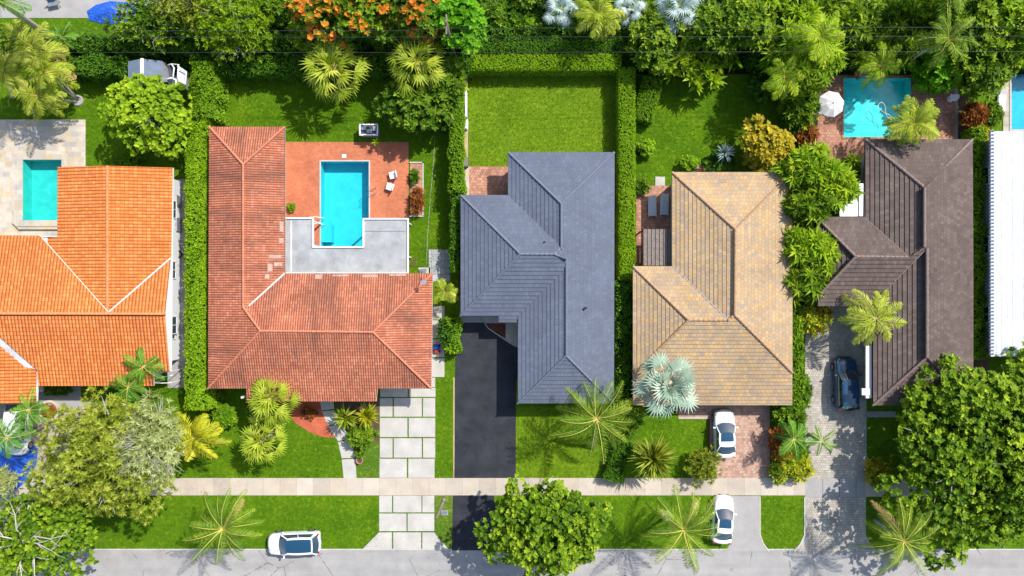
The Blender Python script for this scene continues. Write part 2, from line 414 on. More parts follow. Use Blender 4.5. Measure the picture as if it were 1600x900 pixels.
def tree(px, py, rx, ry, ztop, pal, label, name='broadleaf_tree', cat='tree', thick=None, leaf=(.30, .13), nl=7, dens=1.0, clump=None,
         tpl=T_OVAL, tilt=(48, 90), bark='bark', flowers=None, twigs=0, base=None, group=None, limbs=True, out=.55, inner=True, tr=.16, lob=1.75, bare=0):
    """crown of leaf clumps on limbs; px,py,rx,ry are the crown seen from the drone"""
    thick = thick or min(ztop*.75, (rx+ry)/2/17.5*1.3)
    zc = ztop - thick*.5
    C = g(px, py, zc); s = (CH-zc)/FPX
    rad = np.array([rx*s, ry*s, thick/2])
    B = np.array([C[0], C[1], 0.0]) if base is None else g(*base)
    root = thing(name, B, label, cat, group=group)
    Rm = (rad[0]+rad[1])/2
    rc = clump or max(.28, min(1.25, Rm*.27))
    ncl = max(5, int(lob*(rad[0]*rad[1])/(rc*rc)))
    inr = np.maximum(rad - rc*.75, rad*.35)
    cc = spread(ncl, inr) if ncl < 160 else spread(160, inr)
    cc *= rng.uniform(.80, 1.12, (len(cc), 1))
    L = Leaves()
    sp = leaf[0]*.95
    for c in cc:
        r = rc*rng.uniform(.55, 1.3)
        n = int(dens*2.9*r*r/(sp*sp)) + 3
        d = rnd_dirs(n, -.45) * np.array([1, 1, .8])
        outd = nrm(c/rad + 1e-3)
        keep = (d @ outd) > -.45; d = d[keep]
        jit = rng.uniform(.60, 1.12, (len(d), 1))
        p = C + c + d*r*jit
        ax = nrm(d*out + np.array([.10, .08, .85]) + rng.normal(0, .18, d.shape))
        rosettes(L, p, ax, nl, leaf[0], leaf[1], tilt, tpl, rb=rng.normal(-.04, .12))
        if flowers:
            fr, fl = flowers
            if rng.random() < fr:
                m_ = rng.random(len(d)) < .75
                rosettes(L, p[m_] + ax[m_]*.07, ax[m_], 5, leaf[0]*.85, leaf[1]*1.7, (45, 85), T_OVAL, mi=2)
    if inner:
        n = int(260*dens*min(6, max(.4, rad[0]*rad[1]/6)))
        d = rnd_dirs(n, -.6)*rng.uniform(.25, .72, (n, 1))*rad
        rosettes(L, C + d, nrm(d + [0, 0, 1.0]), 6, leaf[0]*1.2, leaf[1]*1.5, (30, 85), tpl, rb=-.25)  # inner leaves coloured darker, painting shade into the hollows of the crown
    mats = [LM[pal], LM['stem'], LM[flowers[1]] if flowers else LM[pal]]
    L.build('crown', mats, root, B)
    # trunk and limbs
    T = MB(); r0 = max(.05, Rm*.055)
    fork = B + (C - B)*.0 + np.array([0, 0, max(.15, zc - rad[2]*1.0)])
    fork[:2] = B[:2]*.7 + C[:2]*.3
    T.tube([B-B, (fork-B)*.5 + np.array([.03, .02, 0])*Rm*.3, fork-B], [r0*1.35, r0, r0*.9], 8)
    if limbs:
        idx = rng.permutation(len(cc))[:min(len(cc), 26)]
        nm = min(6, len(cc))
        for j, i in enumerate(idx):
            e = C + cc[i]*.9 - B; f = fork - B
            mid = f*.5 + e*.5 + rng.normal(0, .08*Rm, 3) + np.array([0, 0, .05*Rm])
            T.tube([f, f*.75 + mid*.25, mid, mid*.4 + e*.6, e], [r0*.6, r0*.5, r0*.34, r0*.24, r0*.1], 5, cap=False)
    if twigs:
        for _ in range(twigs):
            i = rng.integers(len(cc)); b0 = C + cc[i]*.75 - B
            for q in range(5):
                dd = nrm(cc[i] + rng.normal(0, .5*rc*1.5, 3) + [0, 0, .35]); e = b0 + dd*rc*rng.uniform(1.0, 1.75)
                mid = b0*.5 + e*.5 + rng.normal(0, .12, 3)
                T.tube([b0, mid, e], [r0*tr, r0*tr*.7, r0*tr*.3], 4, cap=False)
    for j in range(bare):          # pale limbs that show through the top of the crown
        a0 = j*2.399 + rng.normal(0, .3); f = C - B + np.array([0, 0, rad[2]*.35])
        def pt(rr, aa, zz): return C - B + np.array([cos(aa)*rr*rad[0], sin(aa)*rr*rad[1], zz*rad[2]])
        a1 = a0 + rng.normal(0, .25); p1 = pt(.28, a0, .72); p2 = pt(.52, a1, .80); p3 = pt(.74, a1+rng.normal(0, .2), .70)
        T.tube([f, p1, p2, p3], [r0*.30, r0*.22, r0*.15, r0*.06], 5, cap=False)
        for q, w in ((p1, .26), (p1, .22), (p2, .2), (p2, .16), (p3, .1)):
            a2 = a1 + rng.choice([-1, 1])*rng.uniform(.3, .9); d = np.array([cos(a2), sin(a2), .05])*rad[0]*rng.uniform(.14, .26)
            T.tube([q, q+d*.5+[0, 0, .12], q+d+[0, 0, .02]], [r0*w*.6, r0*w*.42, r0*w*.2], 4, cap=False)
    T.build('trunk', M[bark], root, smooth=True)
    return root

def frond(L, C, az, e0, ln, lw, droop=1.3, m=24, tw=0., stemw=.05, lf=.055, hang=.25, mi=0, fwd=.65):
    k = 12; t = np.linspace(0, 1, k); th = e0 - droop*t**1.2
    h = np.array([cos(az), sin(az), 0]); sd = np.array([-sin(az), cos(az), 0])
    step = ln/(k-1)
    P = np.zeros((k, 3)); P[0] = C
    bend = rng.normal(0, .28)
    for i in range(1, k):
        hh = h + sd*bend*t[i]
        P[i] = P[i-1] + step*(hh*cos(th[i]) + np.array([0, 0, 1])*sin(th[i]))
    L.ribbon(P, np.linspace(stemw, stemw*.3, k), 1, rng.uniform(.3, .8))
    tt = np.linspace(.12, .99, m)
    idx = tt*(k-1); i0 = np.minimum(idx.astype(int), k-2); fr = (idx-i0)[:, None]
    pp = P[i0]*(1-fr) + P[i0+1]*fr
    tg = nrm(P[i0+1]-P[i0])
    prof = np.sin(pi*np.clip(.12+.86*tt, 0, 1))**.55
    rr = np.clip(rng.normal(.5, .15) + rng.normal(0, .12, m), 0, 1)
    for sgn in (-1, 1):
        up = np.cross(tg, np.broadcast_to(sd, tg.shape))*-1
        up = np.where(up[:, 2:3] < 0, -up, up)
        d = tg*fwd + sgn*sd*(.8) + np.array([0, 0, -hang]) + rng.normal(0, .09, (m, 3)) + up*tw
        L.add(T_DIA, pp, d, up + sgn*sd*.3, lw*prof*rng.uniform(.8, 1.12, m), lf*rng.uniform(.75, 1.25, m), rr, mi)

def palm(px, py, r, z, pal, label, base=None, n=17, name='palm_tree', droop=1.45, lw=.30, lf=.06, hang=.3, m=26, stemw=.05, group=None,
         bark='bark', trunk_r=.13, e=(-15, 75), fronds=True, fwd=.65, stems=1, cat='palm', dead=0):
    C = g(px, py, z); s = (CH-z)/FPX; ln = r*s*1.12
    B = np.array([C[0], C[1], 0.]) if base is None else g(*base)
    root = thing(name, B, label, cat, group=group)
    T = MB()
    mid = (B+C)/2 + np.array([rng.normal(0, .12), rng.normal(0, .12), 0])
    T.tube([[0, 0, 0], (B*.75+C*.25)-B, mid-B, (B*.25+C*.75)-B, C-B-[0, 0, .1]], [trunk_r*1.5, trunk_r*1.05, trunk_r, trunk_r*.95, trunk_r*.9], 9)
    T.build('trunk', M[bark], root, smooth=True)
    off = rng.uniform(0, 6.28)
    for i in range(n):
        az = off + i*2.39996 + rng.normal(0, .12)
        q = (i+.5)/n
        e0 = R(e[0] + (e[1]-e[0])*q**1.1) + rng.normal(0, .14)
        L = Leaves()
        frond(L, C, az, e0, ln*rng.uniform(.76, 1.12)*(1-.12*q), lw*ln, droop*rng.uniform(.75, 1.2), m, stemw=stemw, lf=lf*ln/m*10, hang=hang, fwd=fwd)
        mt = LM['dead'] if i < dead else LM[pal]
        L.build('frond', [mt, LM['stem']], root, B)
    return root

def fanpalm(px, py, r, z, pal, label, base=None, n=26, group=None, seg=22, frac=.48, name='fan_palm', trunk_r=.15, bark='bark', e=(-35, 80), spanang=125, petw=.05, gap=.8, stem='stem', dr=.35):
    C = g(px, py, z); s = (CH-z)/FPX; tot = r*s
    rf = tot*frac; lp = tot*(1-frac)*1.05
    B = np.array([C[0], C[1], 0.]) if base is None else g(*base)
    root = thing(name, B, label, 'palm', group=group)
    T = MB(); T.tube([[0, 0, 0], (C-B)*.5, C-B-[0, 0, .35]], [trunk_r*1.4, trunk_r, trunk_r], 9); T.build('trunk', M[bark], root, smooth=True)
    off = rng.uniform(0, 6.28)
    for i in range(n):
        az = off + i*2.39996 + rng.normal(0, .1); q = (i+.5)/n
        e0 = R(e[0] + (e[1]-e[0])*q) + rng.normal(0, .08)
        h = np.array([cos(az), sin(az), 0]); sd = np.array([-sin(az), cos(az), 0])
        L = Leaves()
        t = np.linspace(0, 1, 6)[:, None]
        l_ = lp*rng.uniform(.85, 1.1)*(1-.6*max(0, q-.35)/.65)
        d0 = h*cos(e0)+np.array([0, 0, sin(e0)])
        P = C + d0*l_*t + np.array([0, 0, -.16*l_])*t**2
        L.ribbon(P, petw, 1, .6)
        H = P[-1]; d = nrm(d0 + np.array([0, 0, -.25])); sd2 = sd*cos(.25) + np.array([0, 0, sin(.25)])*rng.choice([-1, 1])*.6
        sd2 = nrm(sd2 - d*np.dot(sd2, d)); up = np.cross(d, sd2); up = up if up[2] > 0 else -up
        a = np.radians(np.linspace(-spanang, spanang, seg)) + rng.normal(0, .02, seg)
        dd = d[None]*np.cos(a)[:, None] + sd2[None]*np.sin(a)[:, None] + np.array([0, 0, -dr])*rng.uniform(.5, 1.2, (seg, 1))*(.5+.5*np.abs(np.sin(a)))[:, None]
        ll = rf*(.72+.28*np.cos(a/2))*rng.uniform(.9, 1.08, seg)
        w = 2*rf*.5*np.tan(np.radians(spanang)/seg)*gap*1.15
        L.add(T_DIA, np.repeat(H[None], seg, 0), dd, np.repeat(up[None], seg, 0), ll, w, np.clip(rng.normal(.5, .14)+rng.normal(0, .1, seg), 0, 1))
        L.build('frond', [LM[pal], LM[stem]], root, B)
    return root

def rosette_plant(px, py, r, z, pal, label, heads=None, n=38, name='spiky_plant', cat='plant', wd=.10, tpl=T_STRAPF, group=None, elev=(0, 85)):
    """strap leaves radiating from one or several heads; heads = offsets in px"""
    C = g(px, py, z); s = (CH-z)/FPX
    B = np.array([C[0], C[1], 0.]); root = thing(name, B, label, cat, group=group)
    L = Leaves(); T = MB()
    for hx, hy, hr, hz in (heads or [(0, 0, 1, 0)]):
        c = C + np.array([hx*s, -hy*s, hz])
        ln = r*s*hr
        T.tube([[(c-B)[0]*.5, (c-B)[1]*.5, 0], c-B], [.06, .05], 6)
        az = rng.uniform(0, 6.28, n); el = np.radians(rng.uniform(elev[0], elev[1], n))
        f = np.stack([np.cos(az)*np.cos(el), np.sin(az)*np.cos(el), np.sin(el)], 1)
        up = np.stack([-np.cos(az)*np.sin(el), -np.sin(az)*np.sin(el), np.cos(el)], 1)
        L.add(tpl, np.repeat(c[None], n, 0), f, up, ln*rng.uniform(.75, 1.1, n), wd*rng.uniform(.8, 1.2, n))
    T.build('stem', M['bark_brown'], root)
    L.build('leaves', [LM[pal]], root, B)
    return root

def hedge(pts, z, pal, label, wild=.05, leaf=.13, dens=130, group=None, tpl=T_OVAL, name='hedge', round_=0):
    """pts: two px points of the centre line of the top and its width in px: (x0,y0,x1,y1,w)"""
    x0, y0, x1, y1, w = pts
    A = g(x0, y0, z)[:2]; Bb = g(x1, y1, z)[:2]; s = (CH-z)/FPX; wm = w*s
    d = Bb-A; ln = np.linalg.norm(d); d = d/ln; nn = np.array([-d[1], d[0]])
    o = np.array([(A[0]+Bb[0])/2, (A[1]+Bb[1])/2, 0.])
    root = thing(name, o, label, 'hedge', group=group)
    def shape(u, v, hgt):          # u along 0..ln, v across -1..1, hgt 0..1
        u = np.asarray(u, float); v = np.asarray(v, float); hgt = np.asarray(hgt, float)
        nz = (np.sin(u*1.7+1.3)+np.sin(u*2.9+.4)+np.sin(u*.83))/3
        nv = np.sin(u*2.3+2.)*.6+np.sin(u*4.1)*.4
        zz = z*hgt + wild*nz*hgt + wild*.6*np.sin(v*3+u*2)*hgt
        ww = wm/2 + wild*nv
        p2 = A[None] + d[None]*u[:, None] + nn[None]*(v*ww)[:, None]
        return np.concatenate([p2, zz[:, None]], 1)
    C = MB(); nu = max(6, int(ln/.5)); us = np.linspace(.05, ln-.05, nu); prof = [(-.86, 0), (-.86, .9), (-.6, .95), (0, .96), (.6, .95), (.86, .9), (.86, 0)]
    P = [[shape([u], [v], [h])[0] - o for v, h in prof] for u in us]
    C.grid(P); k = len(prof)
    C.add([p for p in P[0]], [tuple(range(k))]); C.add([p for p in P[-1]], [tuple(range(k))[::-1]])
    C.build('branches', M['core'], root)  # solid core, its dark colour painting the shaded inside of the hedge
    L = Leaves()
    n = int(ln*wm*dens); u = rng.uniform(0, ln, n); v = rng.uniform(-1, 1, n)
    edge = np.clip((np.abs(v)-.8)/.2, 0, 1)
    p = shape(u, v, 1-.06*edge); p[:, 2] += rng.uniform(-.05, .04+wild*.5, n)
    ax = np.concatenate([nn[None]*(v*.5)[:, None], np.ones((n, 1))], 1) + rng.normal(0, .35, (n, 3))
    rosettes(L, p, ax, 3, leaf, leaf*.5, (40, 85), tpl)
    for sg in (-1, 1):
        n = int(ln*z*dens*.7); u = rng.uniform(0, ln, n); h = rng.uniform(.05, 1, n)
        p = shape(u, np.full(n, sg*1.0), h); p[:, :2] += nn*(rng.uniform(-.08, .04, n)*sg)[:, None]
        ax = np.concatenate([np.repeat(nn[None]*sg, n, 0), np.full((n, 1), .5)], 1) + rng.normal(0, .35, (n, 3))
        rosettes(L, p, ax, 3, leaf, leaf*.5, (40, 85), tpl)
    for uu, sg in ((0., -1), (ln, 1)):
        n = int(wm*z*dens*.7); v = rng.uniform(-1, 1, n); h = rng.uniform(.05, 1, n)
        p = shape(np.full(n, uu), v, h)
        ax = np.concatenate([np.repeat(d[None]*sg, n, 0), np.full((n, 1), .5)], 1) + rng.normal(0, .35, (n, 3))
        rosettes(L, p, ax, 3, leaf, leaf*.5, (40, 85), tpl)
    L.build('foliage', [LM[pal]], root, o)
    return root

#@@SETTING
# ---------------------------------------------------------------- ground, road, paving
def holes_sheet(mb, x0, y0, x1, y1, z, holes):
    xs = sorted({x0, x1} | {v for h in holes for v in (h[0], h[2]) if x0 < v < x1})
    ys = sorted({y0, y1} | {v for h in holes for v in (h[1], h[3]) if y0 < v < y1})
    for i in range(len(xs)-1):
        for j in range(len(ys)-1):
            cx, cy = (xs[i]+xs[i+1])/2, (ys[j]+ys[j+1])/2
            if any(h[0] < cx < h[2] and h[1] < cy < h[3] for h in holes): continue
            mb.add([(xs[i], ys[j], z), (xs[i+1], ys[j], z), (xs[i+1], ys[j+1], z), (xs[i], ys[j+1], z)], [(0,1,2,3)])
def rect(a, b, c, d, z=0):     # px rect -> world (x0,y0,x1,y1)
    p = g(a, b, z); q = g(c, d, z); return (min(p[0],q[0]), min(p[1],q[1]), max(p[0],q[0]), max(p[1],q[1]))
POOLS = {'a': rect(35, 249, 97, 345, .35), 'b': rect(501, 252, 577, 392), 'c': rect(1317, 122, 1423, 215), 'd': rect(1579, 60, 1650, 203)}
HO = list(POOLS.values())
m = MB(); holes_sheet(m, -600, -600, 600, 600, 0, HO)
tag(m.build('ground', M['lawn']), kind='structure')

def flat(name, pts, z, mat, holes=None, kind='structure', th=None):
    m = MB()
    if holes is not None:
        r = rect(*pts); holes_sheet(m, *r, z, holes)
        m.add([(r[0],r[1],-.02),(r[2],r[1],-.02),(r[2],r[1],z),(r[0],r[1],z)], [(0,1,2,3)])
        m.add([(r[0],r[1],-.02),(r[0],r[3],-.02),(r[0],r[3],z),(r[0],r[1],z)], [(3,2,1,0)])
        m.add([(r[2],r[1],-.02),(r[2],r[3],-.02),(r[2],r[3],z),(r[2],r[1],z)], [(0,1,2,3)])
        m.add([(r[0],r[3],-.02),(r[2],r[3],-.02),(r[2],r[3],z),(r[0],r[3],z)], [(3,2,1,0)])
    else:
        if len(pts) == 4 and not hasattr(pts[0], '__len__'):
            a, b, c, d = pts; pts = [(a,b),(c,b),(c,d),(a,d)]
        m.prism([g(x, y, z) for x, y in pts], -.02, z)
    o = m.build(name, mat)
    return tag(o, kind=kind)

# lawns with their own tint
flat('lawn', (733, 116, 962, 262), .005, M['lawn_pale'])
flat('lawn', (806, 635, 957, 747), .005, M['lawn_pale'])
flat('lawn', [(540,672),(592,655),(592,747),(557,747)], .006, M['lawn_dry'])
flat('lawn', (679, 774, 707, 858), .006, M['lawn_dry'])
# road, footway
flat('road', (-1700, 860, 3300, 985), .014, M['road'])
flat('kerb', (-1700, 857.6, 3300, 859.8), .022, M['slab'])
flat('sidewalk', (-1700, 747, 1258, 774), .035, M['walkway'])
flat('sidewalk', (1258, 748, 1353, 777), .036, M['conc'])
flat('sidewalk', (1353, 749, 3300, 776), .035, M['walkway'])
m = MB()
for x in range(1285, 1353, 26): r = rect(x, 748, x+.6, 777); m.box(((r[0]+r[2])/2, (r[1]+r[3])/2, .037), (r[2]-r[0], r[3]-r[1], .006))
tag(m.build('sidewalk_joint', M['soil']), kind='structure')
# lot 2 slab driveway
m = MB()
def slabs(rows, y0, y1):
    for a, b in rows:
        r = rect(a, y0, b, y1, .03); m.box(((r[0]+r[2])/2, (r[1]+r[3])/2, .01), (r[2]-r[0], r[3]-r[1], .05))
A3 = [(593.5, 613.3), (615.3, 659), (661, 680)]; A2 = [(593.5, 636.7), (638.7, 680)]
slabs([(594, 637), (639, 680.5)], 606, 620); slabs(A3, 622, 651); slabs([(593.5, 636.5),(638.7, 680)], 653, 682.8)
slabs(A3, 684.8, 715); slabs([(593, 635.5),(638, 679)], 716.8, 746.5)
B3 = [(592.5, 612.5), (614.5, 658.5), (660, 678.5)]
slabs(B3, 774.5, 800.5); slabs([(592.5, 635), (637, 678.5)], 802.5, 829.8); slabs([(614.5, 658)], 832, 857.5)
m.prism([g(*p, .03) for p in [(592, 832), (612.3, 832), (612.3, 857.5), (567, 857.5)]], -.01, .035)
m.prism([g(*p, .03) for p in [(660, 832), (678.5, 832), (700, 857.5), (660, 857.5)]], -.01, .035)
for y0, y1 in ((478, 499), (500.5, 528.5), (530.5, 558), (560, 589)): slabs([(672, 694.5)], y0, y1)
slabs([(661, 680)], 590, 605)
tag(m.build('driveway', M['slab']), kind='structure')
# curved garden walk
m = MB()
Lc = [(499, 624), (503, 642), (512, 665), (528, 690), (534, 717), (537, 747)]
Rc = [(521, 624), (522, 640), (535, 662.5), (548, 686), (555, 716), (557, 747)]
for i in range(5):
    a0, a1, b0, b1 = np.array(Lc[i], float), np.array(Lc[i+1], float), np.array(Rc[i], float), np.array(Rc[i+1], float)
    if i < 4: a1 = a1-(0, 1.0); b1 = b1-(0, 1.0)
    a0 = a0+(0, 1.0); b0 = b0+(0, 1.0)
    ma = (a0+a1)/2; mb_ = (b0+b1)/2
    m.prism([g(*p, .03) for p in (a0, b0, mb_, b1, a1, ma)], -.01, .035)
tag(m.build('path', M['slab']), kind='structure')
flat('mulch_bed', [(455,622),(500,622),(504,643),(512,664),(523,684),(505,683),(485,676),(466,664),(455,655)], .02, M['mulch'])
flat('planting_bed', [(523,622),(592,622),(592,690),(560,690),(547,670),(530,655)], .012, M['soil'])
# lot 1
flat('patio', (-400, 187, 134, 372), .06, M['trav'], holes=[POOLS['a']])
flat('path', (262, 280, 300, 606), .03, M['conc'])
flat('path', (60, 600, 126, 636), .04, M['conc'])
flat('driveway', (-400, 628, 152, 747), .03, M['paver_tan'])
flat('driveway', (-400, 775, 60, 858), .03, M['paver_tan'])
flat('pavement', (-500, -200, 385, 28), .03, M['conc'])
flat('path', (338.5, 113, 346, 200), .02, M['sand'])
# lot 2
flat('patio', (440, 222, 638.5, 432), .05, M['brick_red'], holes=[POOLS['b']])
flat('planting_bed', (641, 254, 661, 338), .03, M['brick_dull'])
m = MB()
for a in ((640, 253, 662, 255), (660, 253, 662, 338), (640, 337, 662, 339)):
    r = rect(*a); m.box(((r[0]+r[2])/2, (r[1]+r[3])/2, .05), (r[2]-r[0], r[3]-r[1], .1))
tag(m.build('kerb', M['slab']), kind='structure')
flat('path', (670, 390, 703, 440), .03, M['bluegrey_tile'])
flat('path', (654, 418, 672, 432), .03, M['slab'])
# lot 3
flat('driveway', [(712,504),(812,504),(812,560),(806,600),(806,747),(710,747)], .03, M['asphalt'])
flat('driveway', [(708,774),(772,774),(780,860),(706,860)], .03, M['asphalt'])
flat('sand_edge', (708.2, 590, 710.2, 747), .012, M['sand'])
flat('porch', [(752,494),(812,494),(812,542),(796,536),(780,524),(766,512)], .045, M['trav'])
flat('path', (718, 488, 782, 504), .04, M['conc'])
flat('mulch_bed', [(759,505),(790,505),(790,529),(778,522),(764,511)], .06, M['mulch_dark'])
m = MB(); m.tube([g(757,504,.06),g(762,512,.06),g(772,519,.06),g(788,530,.06),g(800,538,.06),g(812,543,.06)], .05, 6); tag(m.build('kerb', M['slab']), kind='structure')
flat('patio', (733, 260, 800, 306), .04, M['brick_dull'])
flat('path', (721, 260, 733, 306), .045, M['trav'])
flat('soil_strip', (716, 306, 724, 480), .008, M['soil'])
flat('soil_strip', (957, 240, 975, 640), .008, M['soil'])
# lot 4
flat('patio', (994, 290, 1056, 420), .04, M['brick_dull'])
flat('patio', (1086, 258, 1118, 275), .03, M['brick_dull'])
flat('path', (1024, 276, 1039, 290), .045, M['slab'])
flat('driveway', [(1060,628),(1203,628),(1203,750),(1107,748),(1107,654),(1060,654)], .03, M['brick_pink'])
flat('kerb', (1060, 652, 1107.5, 654.5), .07, M['slab']); flat('kerb', (1106.5, 654.5, 1109, 748), .07, M['mulch_dark'])
flat('driveway', [(1142,775),(1188,775),(1188,835),(1193,850),(1202,861),(1135,861),(1142,845)], .03, M['conc'])
# lot 5
flat('driveway', [(1258,470),(1345,470),(1354,480),(1354,749),(1258,748)], .03, M['paver'])
flat('driveway', [(1258,777),(1353,777),(1353,835),(1360,850),(1372,863),(1240,863),(1252,850),(1258,835)], .03, M['paver'])
flat('kerb', [(1186.5,776),(1188.5,776),(1188.5,835),(1193.5,849),(1203,861.5),(1200,861.5),(1191,849),(1186.5,835)], .05, M['slab'])
flat('kerb', [(1256.5,777),(1258.5,777),(1258.5,835),(1253,850),(1243,861.5),(1239,861.5),(1250,850),(1256.5,835)], .05, M['slab'])
flat('path', (1353, 643, 1400, 652), .03, M['conc'])
flat('patio', (1258, 118, 1492, 250), .045, M['brick_dull'], holes=[POOLS['c']])
flat('soil_strip', (1490, 150, 1512, 250), .01, M['soil'])
flat('soil_strip', (1512, 200, 1545, 640), .008, M['soil'])
# lot 6
flat('patio', (1567, 80, 1800, 215), .05, M['trav'], holes=[POOLS['d']])
flat('path', (1488, 120, 1497, 250), .03, M['conc'])
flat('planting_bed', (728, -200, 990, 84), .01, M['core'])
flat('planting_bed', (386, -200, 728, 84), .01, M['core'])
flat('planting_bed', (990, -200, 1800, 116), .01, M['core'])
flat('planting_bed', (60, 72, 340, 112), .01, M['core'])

# ---------------------------------------------------------------- pools
def basinmat(name, c1, c2):
    n = NT(name, .7, .3); f = n.noise(n.co(), 1.3, 3, .5, .6)
    n.col(n.ramp(f, [(.3, c1), (.7, c2)])); return n.mat
def watermat(name, tint, bump=.02):
    n = NT(name, .05); t = n.t; t.nodes.remove(n.b)
    tr = n.nd('BsdfTransparent', {'Color': (*tint, 1)})
    gl = n.nd('BsdfGlossy', {'Roughness': .03, 'Color': (.9, .95, 1, 1)})
    f = n.noise(n.co(), 3.5, 3, .5, .5)
    bp = n.nd('Bump', {'Height': f, 'Distance': bump*.8, 'Strength': 1.0})
    fr = n.nd('Fresnel', {'IOR': 1.33}); t.links.new(bp.outputs[0], fr.inputs['Normal']); t.links.new(bp.outputs[0], gl.inputs['Normal'])
    mx = n.nd('MixShader'); t.links.new(fr.outputs[0], mx.inputs[0]); t.links.new(tr.outputs[0], mx.inputs[1]); t.links.new(gl.outputs[0], mx.inputs[2])
    t.links.new(mx.outputs[0], t.nodes['Material Output'].inputs['Surface']); return n.mat
WAT = watermat('pool_water', (.62, .97, .98))
BAS = {'a': basinmat('basin_teal', (.035,.44,.40), (.07,.56,.50)), 'b': basinmat('basin_cyan', (.035,.47,.56), (.055,.53,.62)),
       'c': basinmat('basin_turquoise', (.05,.55,.58), (.16,.70,.70)), 'd': basinmat('basin_blue', (.01,.36,.52), (.03,.45,.60))}
def pool(k, label, ztop, wl, depth, cop, copmat, cw=.28, corner=None):
    x0, y0, x1, y1 = POOLS[k]; root = thing('swimming_pool', ((x0+x1)/2, (y0+y1)/2, 0), label, 'pool')
    ox, oy = root.location[0], root.location[1]; hx, hy = (x1-x0)/2, (y1-y0)/2
    m = MB()
    for a, b in (((-hx,-hy),(hx,-hy)),((hx,-hy),(hx,hy)),((hx,hy),(-hx,hy)),((-hx,hy),(-hx,-hy))):
        m.add([(*a, ztop-.02), (*b, ztop-.02), (*b, -depth), (*a, -depth)], [(0,1,2,3)])
    m.add([(-hx,-hy,-depth),(hx,-hy,-depth),(hx,hy,-depth),(-hx,hy,-depth)], [(0,1,2,3)])
    m.build('basin', BAS[k], root)
    m = MB(); n = 24
    m.add([(-hx+.001,-hy+.001,wl),(hx-.001,-hy+.001,wl),(hx-.001,hy-.001,wl),(-hx+.001,hy-.001,wl)], [(0,1,2,3)])
    m.build('water', WAT, root)
    m = MB()
    for cx, cy, dx, dy in ((0, hy+cw/2-.04, 2*hx+2*cw-.08, cw), (0, -hy-cw/2+.04, 2*hx+2*cw-.08, cw), (-hx-cw/2+.04, 0, cw, 2*hy-.08), (hx+cw/2-.04, 0, cw, 2*hy-.08)):
        m.box((cx, cy, ztop+.02), (dx, dy, .06))
    if cop: m.build('coping', copmat, root, bevel=.015)
    return root
pa = pool('a', 'teal pool with raised stone surround beside the orange tiled roof', .35, .26, .85, True, M['trav'], .55)
x0, y0, x1, y1 = POOLS['a']; m = MB()
pts = [(-1.0, -1.05), (-.55, -1.55), (3.2, -1.55)]
m.prism([(-(x1-x0)/2-.95, (y1-y0)/2+.75), ((x1-x0)/2+.3, (y1-y0)/2+.75), ((x1-x0)/2+.3, (y1-y0)/2+.02), (-(x1-x0)/2-.02, (y1-y0)/2+.02), (-(x1-x0)/2-.02, -(y1-y0)/2-.02), ((x1-x0)/2+.3, -(y1-y0)/2-.02), ((x1-x0)/2+.3, -(y1-y0)/2-.75), (-(x1-x0)/2-.35, -(y1-y0)/2-.75), (-(x1-x0)/2-.95, -(y1-y0)/2-.15)], 0, .33)
m.build('raised_surround', M['trav'], pa)
pb = pool('b', 'bright blue rectangular pool with white edge in the red brick deck', .05, -.06, 1.25, True, M['slab'], .13)
x0, y0, x1, y1 = POOLS['b']
m = MB(); m.box((-(x1-x0)/2+.45, -(y1-y0)/2+1.6, -.75), (.9, 1.6, .9)); m.box((-(x1-x0)/2+.35, -(y1-y0)/2+2.55, -.9), (.7, .3, .5)); m.build('steps', BAS['b'], pb)
m = MB()
for dy in (.18, -.32):
    q = np.array([(x1-x0)/2, (y1-y0)/2-2.6+dy, 0.])
    m.tube([q+[-.15, 0, -.5], q+[-.12, 0, .35], q+[.05, 0, .62], q+[.4, 0, .55], q+[.62, 0, .05]], .025, 8)
m.build('ladder', M['metal_grey'], pb, smooth=True)
m = MB(); 
for dx in (0, .5): 
    q = np.array([-(x1-x0)/2-.45+dx*.0, -(y1-y0)/2+2.35+dx*1.2, 0.])
    m.tube([q+[-.5, 0, .05], q+[-.4, 0, .75], q+[.3, 0, .8], q+[.75, 0, .1], q+[.85, 0, -.5]], .025, 8)
m.build('handrail', M['white'], pb, smooth=True)
pool('c', 'turquoise pool with cleaning hose on the terracotta paver patio', .045, -.06, 1.0, True, M['brick_dull'], .16)
pool('d', 'deep blue pool at the right edge above the white roof', .05, -.06, 1.3, True, M['slab'], .2)
# pool hose
m = MB()
hp = [(1391,205),(1388,196),(1393,187),(1390,180),(1382,176),(1374,170),(1373,163),(1378,160),(1383,166),(1384,176),(1388,184),(1400,184)]
pp = [g(x, y, -.03) for x, y in hp]; sm = []
for i in range(len(pp)-1):
    a = pp[max(i-1,0)]; b = pp[i]; c = pp[i+1]; d = pp[min(i+2, len(pp)-1)]
    for t in np.linspace(0, 1, 5)[:-1]:
        sm.append(.5*((2*b)+(-a+c)*t+(2*a-5*b+4*c-d)*t*t+(-a+3*b-3*c+d)*t**3))
sm.append(pp[-1]); m.tube(sm, .02, 6)
tag(m.build('pool_hose', M['white'], smooth=True), 'thin white cleaning hose curled on the turquoise pool', 'hose')

